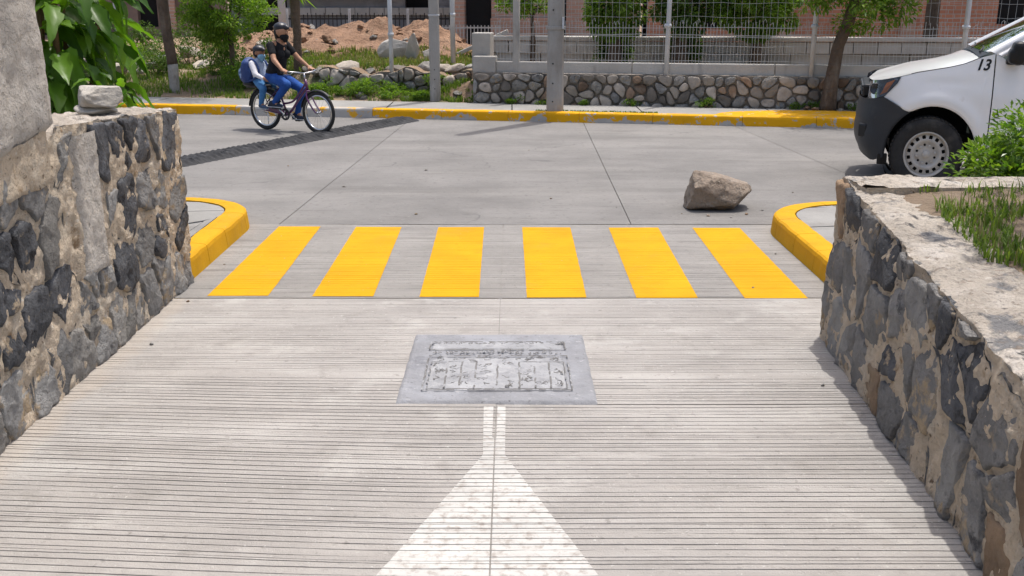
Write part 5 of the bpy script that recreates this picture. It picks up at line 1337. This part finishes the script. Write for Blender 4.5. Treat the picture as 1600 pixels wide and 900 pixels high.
# roof, rear pillars, back of the cab, bed
RF = lambda u, v: (1.34+1.25*u, (v*2-1)*(.62-.01*u), 1.705+.035*(1-(v*2-1)**2)+.02*math.sin(math.pi*u))
MB().grid(14, 12, RF).build('roof', M['carpaint'], trk, True)
for s in (-1, 1):
    for (xa, xb, w_) in ((1.62, 1.60, .09), (2.50, 2.60, .14)):
        MB().tube([(xa, s*.80, 1.17), (xb, s*.625, 1.70)], w_/2, 8).build('door_pillar', M['trim' if xa < 2 else 'carpaint'], trk, True)
    # doors: skin with a shut line round it, handle, window, frame
    for (xa, xb) in ((.572, 1.60), (1.612, 2.50)):
        xs = [xa+(xb-xa)*i/18 for i in range(19)]
        zt = (lambda X: min(1.175, 1.30)) if True else None
        d = side_panel('door', xs, lambda X: SILL+.02, (lambda X: lerp([(.572, 1.262), (.60, 1.262), (.66, 1.20), (.72, 1.175)], X)) if xa < 1 else (lambda X: 1.175), s, trk, M['carpaint'])
        MB().bbox((xb-.14, s*(sideY(xb, 1.0)+.018), 1.02), (.17, .03, .035), .012).build('handle', M['trim'], d, True)
        MB().tube([(X, s*(sideY(X, 1.175)-.002), 1.178) for X in (xs[3:] if xa < 1 else xs)], .012, 8).build('window_seal', M['trim'], d, True)
        MB().tube([(xa-.003, s*(sideY(xa, z)-.004), z) for z in (.33, .5, .7, .9, 1.1, 1.25)], .0045, 6).build('shut_line', M['trim'], d, True)
    # front side window (triangle to the pillar) and rear side window
    wv = [(.70, 1.18), (1.60, 1.18), (1.60, 1.69), (1.40, 1.69)]
    MB().add([(x, s*(.795-(z-1.18)*.31), z) for x, z in wv], [(0, 1, 2, 3)]).build('window', M['glass'], trk)
    wv = [(1.63, 1.18), (2.48, 1.18), (2.50, 1.69), (1.62, 1.69)]
    MB().add([(x, s*(.795-(z-1.18)*.31), z) for x, z in wv], [(0, 1, 2, 3)]).build('window', M['glass'], trk)
    MB().tube([AP(t, s)+V(.095, s*.015, -.035) for t in (0.05, .2, .4, .6, .8, .97)], .012, 8).build('window_seal', M['trim'], trk, True)
    fr_ = MB(); vs = []
    for i in range(9):
        t = .02+i/8*.96; c = AP(t, s); vs += [c+V(.072, s*.030, -.02), c+V(.118, s*.030, -.045), c+V(.118, s*.005, -.045), c+V(.072, s*.005, -.02)]
    fr_.add(vs, [(i*4+k, i*4+(k+1) % 4, (i+1)*4+(k+1) % 4, (i+1)*4+k) for i in range(8) for k in range(4)]); fr_.build('door_frame', M['carpaint'], trk, True)
    # mirror
    m_ = MB(); m_.bbox((.745, s*.945, 1.275), (.125, .20, .205), .045); m_.bbox((.70, s*.945, 1.25), (.09, .18, .14), .04); mo = fused(m_, 'mirror', M['trim'], trk, .010, 3)
    MB().bbox((.72, s*.83, 1.195), (.12, .10, .05), .015).build('mirror_arm', M['trim'], mo, True)
    MB().bbox((.813, s*.945, 1.28), (.004, .165, .165), .001).build('mirror_glass', M['reflector'], mo)
    # rear bed side
    xs = [2.56+.04*i for i in range(45)]
    side_panel('bed_side', xs, lambda X: max(arch_z(X, WB, .45) if abs(X-WB) < .45 else 0, .42), lambda X: 1.06, s, trk, M['carpaint'])
    MB().lathe([(.46, -.01), (.46, .5)], 24, 'Y', (.03, -.86 if s < 0 else .36, .345)).build('wheel_well', M['dark'], trk, True)
    MB().lathe([(.46, -.01), (.46, .5)], 24, 'Y', (WB, -.86 if s < 0 else .36, .345)).build('wheel_well', M['dark'], trk, True)
MB().box((2.575, 0, 1.05), (.05, 1.5, 1.3)).build('cab_back', M['carpaint'], trk)
MB().box((3.44, 0, .62), (1.68, 1.5, .06)).build('bed_floor', M['carpaint'], trk)
MB().bbox((4.30, 0, .75), (.06, 1.62, .6), .02).build('tailgate', M['carpaint'], trk)
MB().box((1.95, 0, .42), (4.6, .9, .16)).build('chassis', M['dark'], trk)
MB().box((.0, 0, .68), (.85, .74, .5)).build('engine_block', M['dark'], trk)
# bumper
bp_path = [(-.16, .862), (-.19, .862), (-.22, .861), (-.25, .86), (-.28, .858), (-.31, .855), (-.34, .851), (-.37, .846), (-.395, .84), (-.415, .835), (-.43, .83), (-.47, .812), (-.52, .78), (-.57, .73), (-.61, .66), (-.645, .56), (-.67, .42), (-.685, .22), (-.69, 0)]
def bump_zb(X):
    if X > -.412: return max(.335, arch_z(X))
    return lerp([(-.69, .30), (-.55, .255), (-.43, .30), (-.412, .335)], X)
def bump_zt(X):
    if X > -.25: return max(arch_z(X)+.004, .745-(X+.25)*.3)
    return lerp([(-.69, .82), (-.6, .83), (-.46, .86), (-.25, .747)], X)
full = [(x, -y) for x, y in bp_path]+[(x, y) for x, y in bp_path[::-1][1:]]
bu = MB(); nz = 14; n = len(full); vs = []
for j in range(nz+1):
    t = j/nz
    for (X, y) in full:
        a, b = bump_zb(X), bump_zt(X); z = a+(b-a)*t; front = smoothstep(-.42, -.62, X)
        off = front*(.03*math.sin(math.pi*min(1, t*1.1))-.035*smoothstep(.25, 0, t)-.012*math.exp(-((t-.55)/.06)**2))+.004
        sgn = -1 if y < 0 else 1
        vs.append((X-off*(.25+.75*front), y+sgn*off*.8*(abs(y) > .3), z))
bu.add(vs, [(j*n+i, j*n+i+1, (j+1)*n+i+1, (j+1)*n+i) for j in range(nz) for i in range(n-1)])
buo = bu.build('bumper', M['bumperp'], trk, True)
MB().grid(n-1, 1, lambda u, v: (lambda p: (p[0]+.02+.05*v, p[1]*(.98-.12*v), bump_zt(p[0])-.004))(full[min(n-1, int(round(u*(n-1))))])).build('bumper_top', M['bumperp'], buo, True)
for s in (-1, 1):
    MB().bbox((-.635, s*.665, .53), (.05, .13, .13), .02, Matrix.Rotation(s*-.75, 3, 'Z')).build('fog_lamp_recess', M['trim'], buo)
    MB().bbox((-.43, s*.80, .285), (.10, .05, .10), .008).build('air_flap', M['trim'], trk)
MB().bbox((-.62, 0, .885), (.10, .98, .12), .02).build('grille', M['trim'], trk)
for z in (.845, .885, .925): MB().bbox((-.672, 0, z), (.02, .9, .018), .004).build('grille_bar', M['bumperp'], trk)
# headlamps
for s in (-1, 1):
    P = [V(-.615, s*.60, .835), V(-.60, s*.56, .985), V(-.50, s*.75, 1.015), V(-.315, s*.838, 1.048), V(-.345, s*.846, .99), V(-.465, s*.826, .862), V(-.565, s*.735, .838)]
    c = sum(P, V(0, 0, 0))/7+V(-.02, s*.025, 0)
    q = [p+V(-.004, s*.006, 0) for p in P]
    lm = MB().add(q+[c+V(-.01, s*.012, 0)], [(i, (i+1) % 7, 7) for i in range(7)]).build('headlamp', M['lens'], trk, True)
    inn = [p.lerp(c, .06)+V(.012, -s*.014, 0) for p in P]
    MB().add(inn+[c+V(.02, -s*.03, 0)], [(i, (i+1) % 7, 7) for i in range(7)]).build('reflector', M['reflector'], lm, True)
    b_ = V(-.47, s*.80, .925)
    MB().add([b_+V(-.035, 0, -.05), b_+V(.03, s*.02, -.02), b_+V(.10, s*.03, .095), b_+V(.02, 0, .06)], [(0, 1, 2, 3)]).build('turn_signal', M['orange'], lm)
    MB().lathe([(.0, .02), (.05, .005), (.055, 0), (.05, -.004)], 18, 'Y', (-.555, s*.705 if s > 0 else -.715, .925)).build('lamp_bowl', M['reflector'], lm, True)
# number 13 on the wing
tc = bpy.data.curves.new('number', 'FONT'); tc.body = '13'; tc.size = .135; tc.shear = .28; tc.offset = .0035; tc.resolution_u = 4
to = bpy.data.objects.new('number', tc); COL.objects.link(to); d_ = bpy.context.evaluated_depsgraph_get(); d_.update()
tm = bpy.data.meshes.new_from_object(to.evaluated_get(d_)); bpy.data.objects.remove(to)
bmm = bmesh.new(); bmm.from_mesh(tm); bmesh.ops.triangulate(bmm, faces=bmm.faces[:]); bmesh.ops.subdivide_edges(bmm, edges=[e for e in bmm.edges if e.calc_length() > .02], cuts=2)
for v in bmm.verts:
    X, z = .385+v.co.x, 1.118+v.co.y; v.co = V(X, -(sideY(X, z)+.0035), z)
bmm.to_mesh(tm); bmm.free(); tm.materials.clear(); tm.materials.append(M['trim']); link('number', tm, trk)
# wheels
def truck_wheel(x, s):
    TR = .345; w_ = .10
    t_ = MB().lathe([(.205, -w_*.8), (.22, -w_*.98), (.27, -w_*1.05), (.315, -w_*.98), (.336, -w_*.8), (TR, -w_*.6), (TR, -.02), (TR-.008, -.015), (TR-.008, .015), (TR, .02), (TR, w_*.6), (.336, w_*.8), (.315, w_*.98), (.27, w_*1.05), (.22, w_*.98), (.205, w_*.8)], 64, 'Y', closed=True).build('wheel', M['rubber'], trk, True, (x, s*.76, TR)); t_.scale = (1.06, 1, 1)
    for k in range(52):
        a = 2*math.pi*k/52
        for ww in (-1, 1): MB().bbox(((TR-.004)*math.cos(a), ww*.062, (TR-.004)*math.sin(a)), (.012, .058, .026), .002, Matrix.Rotation(-a, 3, 'Y')).build('tread_block', M['rubber'], t_) if s < 0 and x < 1 else None
    f = s
    R_ = lambda p: [(r_, h_*f) for r_, h_ in p]
    MB().lathe(R_([(.213, .088), (.208, .096), (.200, .094), (.192, .075), (.188, .05)]), 48, 'Y').build('rim', M['steel'], t_, True)
    MB().lathe(R_([(.19, .030), (.0, .030)]), 32, 'Y').build('rim_well', M['dark'], t_, True)
    MB().lathe(R_([(.190, .052), (.178, .060)]), 48, 'Y').build('rim_ring', M['steel'], t_, True)
    MB().lathe(R_([(.146, .073), (.132, .078), (.118, .072), (.105, .052), (.075, .050), (.055, .056), (.0, .058)]), 48, 'Y').build('disc', M['steel'], t_, True)
    for k in range(16):
        a = 2*math.pi*k/16; b = MB(); p = []
        for r_, h_ in ((.144, .0735), (.16, .069), (.182, .058)):
            for da, dh in ((-.10 if r_ < .15 else (-.085 if r_ < .17 else -.12), 0), (.10 if r_ < .15 else (.085 if r_ < .17 else .12), 0)): p.append((r_*math.cos(a+da), f*h_, r_*math.sin(a+da)))
        b.add(p, [(0, 1, 3, 2), (2, 3, 5, 4)]); b.build('rim_web', M['steel'], t_, True)
    for k in range(6):
        a = 2*math.pi*k/6+.2; MB().lathe(R_([(0, .077), (.011, .075), (.013, .05)]), 8, 'Y', (.083*math.cos(a), 0, .083*math.sin(a))).build('wheel_nut', M['steel'], t_)
    for k in range(6):
        a = 2*math.pi*k/6+.2+math.pi/6; MB().lathe(R_([(0, .0535), (.012, .0535), (.0122, .051)]), 10, 'Y', (.088*math.cos(a), 0, .088*math.sin(a))).build('disc_hole', M['dark'], t_)
    MB().lathe(R_([(0, .088), (.026, .086), (.034, .078), (.036, .055)]), 24, 'Y').build('hub_cap', M['steel'], t_, True)
for x in (0, WB):
    for s in (-1, 1): truck_wheel(x, s)
# cabin and driver
MB().bbox((.80, 0, 1.10), (.34, 1.42, .2), .05).build('dashboard', M['interior'], trk, True)
MB().lathe([(.17, -.012), (.182, -.012), (.186, 0), (.182, .012), (.17, .012)], 28, 'Y', closed=True).build('steering_wheel', M['trim'], trk, True, (1.10, -.38, 1.13)).rotation_euler = (0, 0, R(75))
for y in (-.38, .38):
    b = MB(); b.bbox((1.42, y, .86), (.5, .5, .16), .05); b.bbox((1.70, y, 1.16), (.14, .48, .62), .05, Matrix.Rotation(.2, 3, 'Y')); b.bbox((1.77, y, 1.53), (.08, .24, .15), .03); b.build('seat', M['interior'], trk, True)
MB().box((1.6, 0, .62), (2.0, 1.5, .04)).build('cabin_floor', M['dark'], trk)
dr = thing('person', (TX, TY, 0), 'person in blue mask at the wheel of the white truck', 'person', rz=R(-17)); dr.location = V(TX, TY, 0)+V(-.16, .045, 0)
b = MB(); b.cap((1.48, -.38, .98), .15, (1.52, -.38, 1.22), .15); b.cap((1.50, -.54, 1.30), .07, (1.50, -.22, 1.30), .07); b.cap((1.50, -.38, 1.34), .055, (1.47, -.38, 1.44), .052); head(b, (1.44, -.38, 1.52), .11, V(-1, -.1, -.05))
for s in (-1, 1):
    e = V(1.30, -.38+s*.24, 1.10); w_ = V(1.14, -.38+s*.13, 1.22); b.cap(V(1.50, -.38+s*.18, 1.29), .055, e, .044); b.cap(e, .042, w_, .028); hand(b, w_, V(-1, -s*.2, .1), s, V(0, .5, 1), .95)
    b.cap(V(1.46, -.38+s*.09, .99), .085, V(1.05, -.38+s*.12, .97), .065); b.cap(V(1.05, -.38+s*.12, .97), .06, V(.92, -.38+s*.12, .70), .045)
fused(b, 'body', M['skin2'], dr, .010, 3)
b = MB(); b.cap((1.48, -.38, .98), .165, (1.52, -.38, 1.22), .165); b.cap((1.50, -.54, 1.295), .082, (1.50, -.22, 1.295), .082)
for s in (-1, 1): b.cap(V(1.50, -.38+s*.18, 1.285), .068, V(1.36, -.38+s*.22, 1.16), .06)
fused(b, 'shirt', M['jeans2'], dr, .012, 3)
b = MB()
for s in (-1, 1): b.cap(V(1.46, -.38+s*.09, .99), .098, V(1.05, -.38+s*.12, .97), .078); b.cap(V(1.05, -.38+s*.12, .97), .07, V(.92, -.38+s*.12, .72), .055)
fused(b, 'trousers', M['jeans'], dr, .012, 3)
b = MB(); b.cap((1.385, -.41, 1.465), .06, (1.385, -.35, 1.465), .06); fused(b, 'face_mask', M['mask'], dr, .009, 3)
b = MB(); b.ball((1.465, -.38, 1.57), (.108, .102, .085)); fused(b, 'hair', M['hair'], dr, .010, 3)

# ================================================================== GRIT ON THE STREET
PB = [rock_mesh('pebble', (.05, .042, .03), 300+i, M[m], 8, 2, amp=.08) for i, m in enumerate(('boulder', 'grey', 'brown', 'pale'))]
rp = random.Random(55)
spots = [(1.62, 8.52), (1.95, 8.58), (1.42, 8.62), (2.12, 8.75), (1.80, 8.47), (.35, 9.3), (-.8, 8.6), (-1.6, 9.9), (2.3, 7.5), (1.86, 7.2), (.9, 8.9), (-1.95, 6.9), (-1.93, 6.0), (-1.88, 5.2), (1.5, 6.3), (1.45, 4.6), (-.9, 10.9), (2.6, 9.6), (.2, 12.4), (-2.4, 11.2)]
for x, y in spots:
    o = link('pebble', rp.choice(PB), None, (x, y, -.003)); k = rp.uniform(.3, .8); o.scale = (k, k, k); o.rotation_euler = (0, 0, rp.uniform(0, 6.3))
    tag(o, 'small loose pebble on the street or driveway concrete', 'pebble', 'pebbles on the concrete')
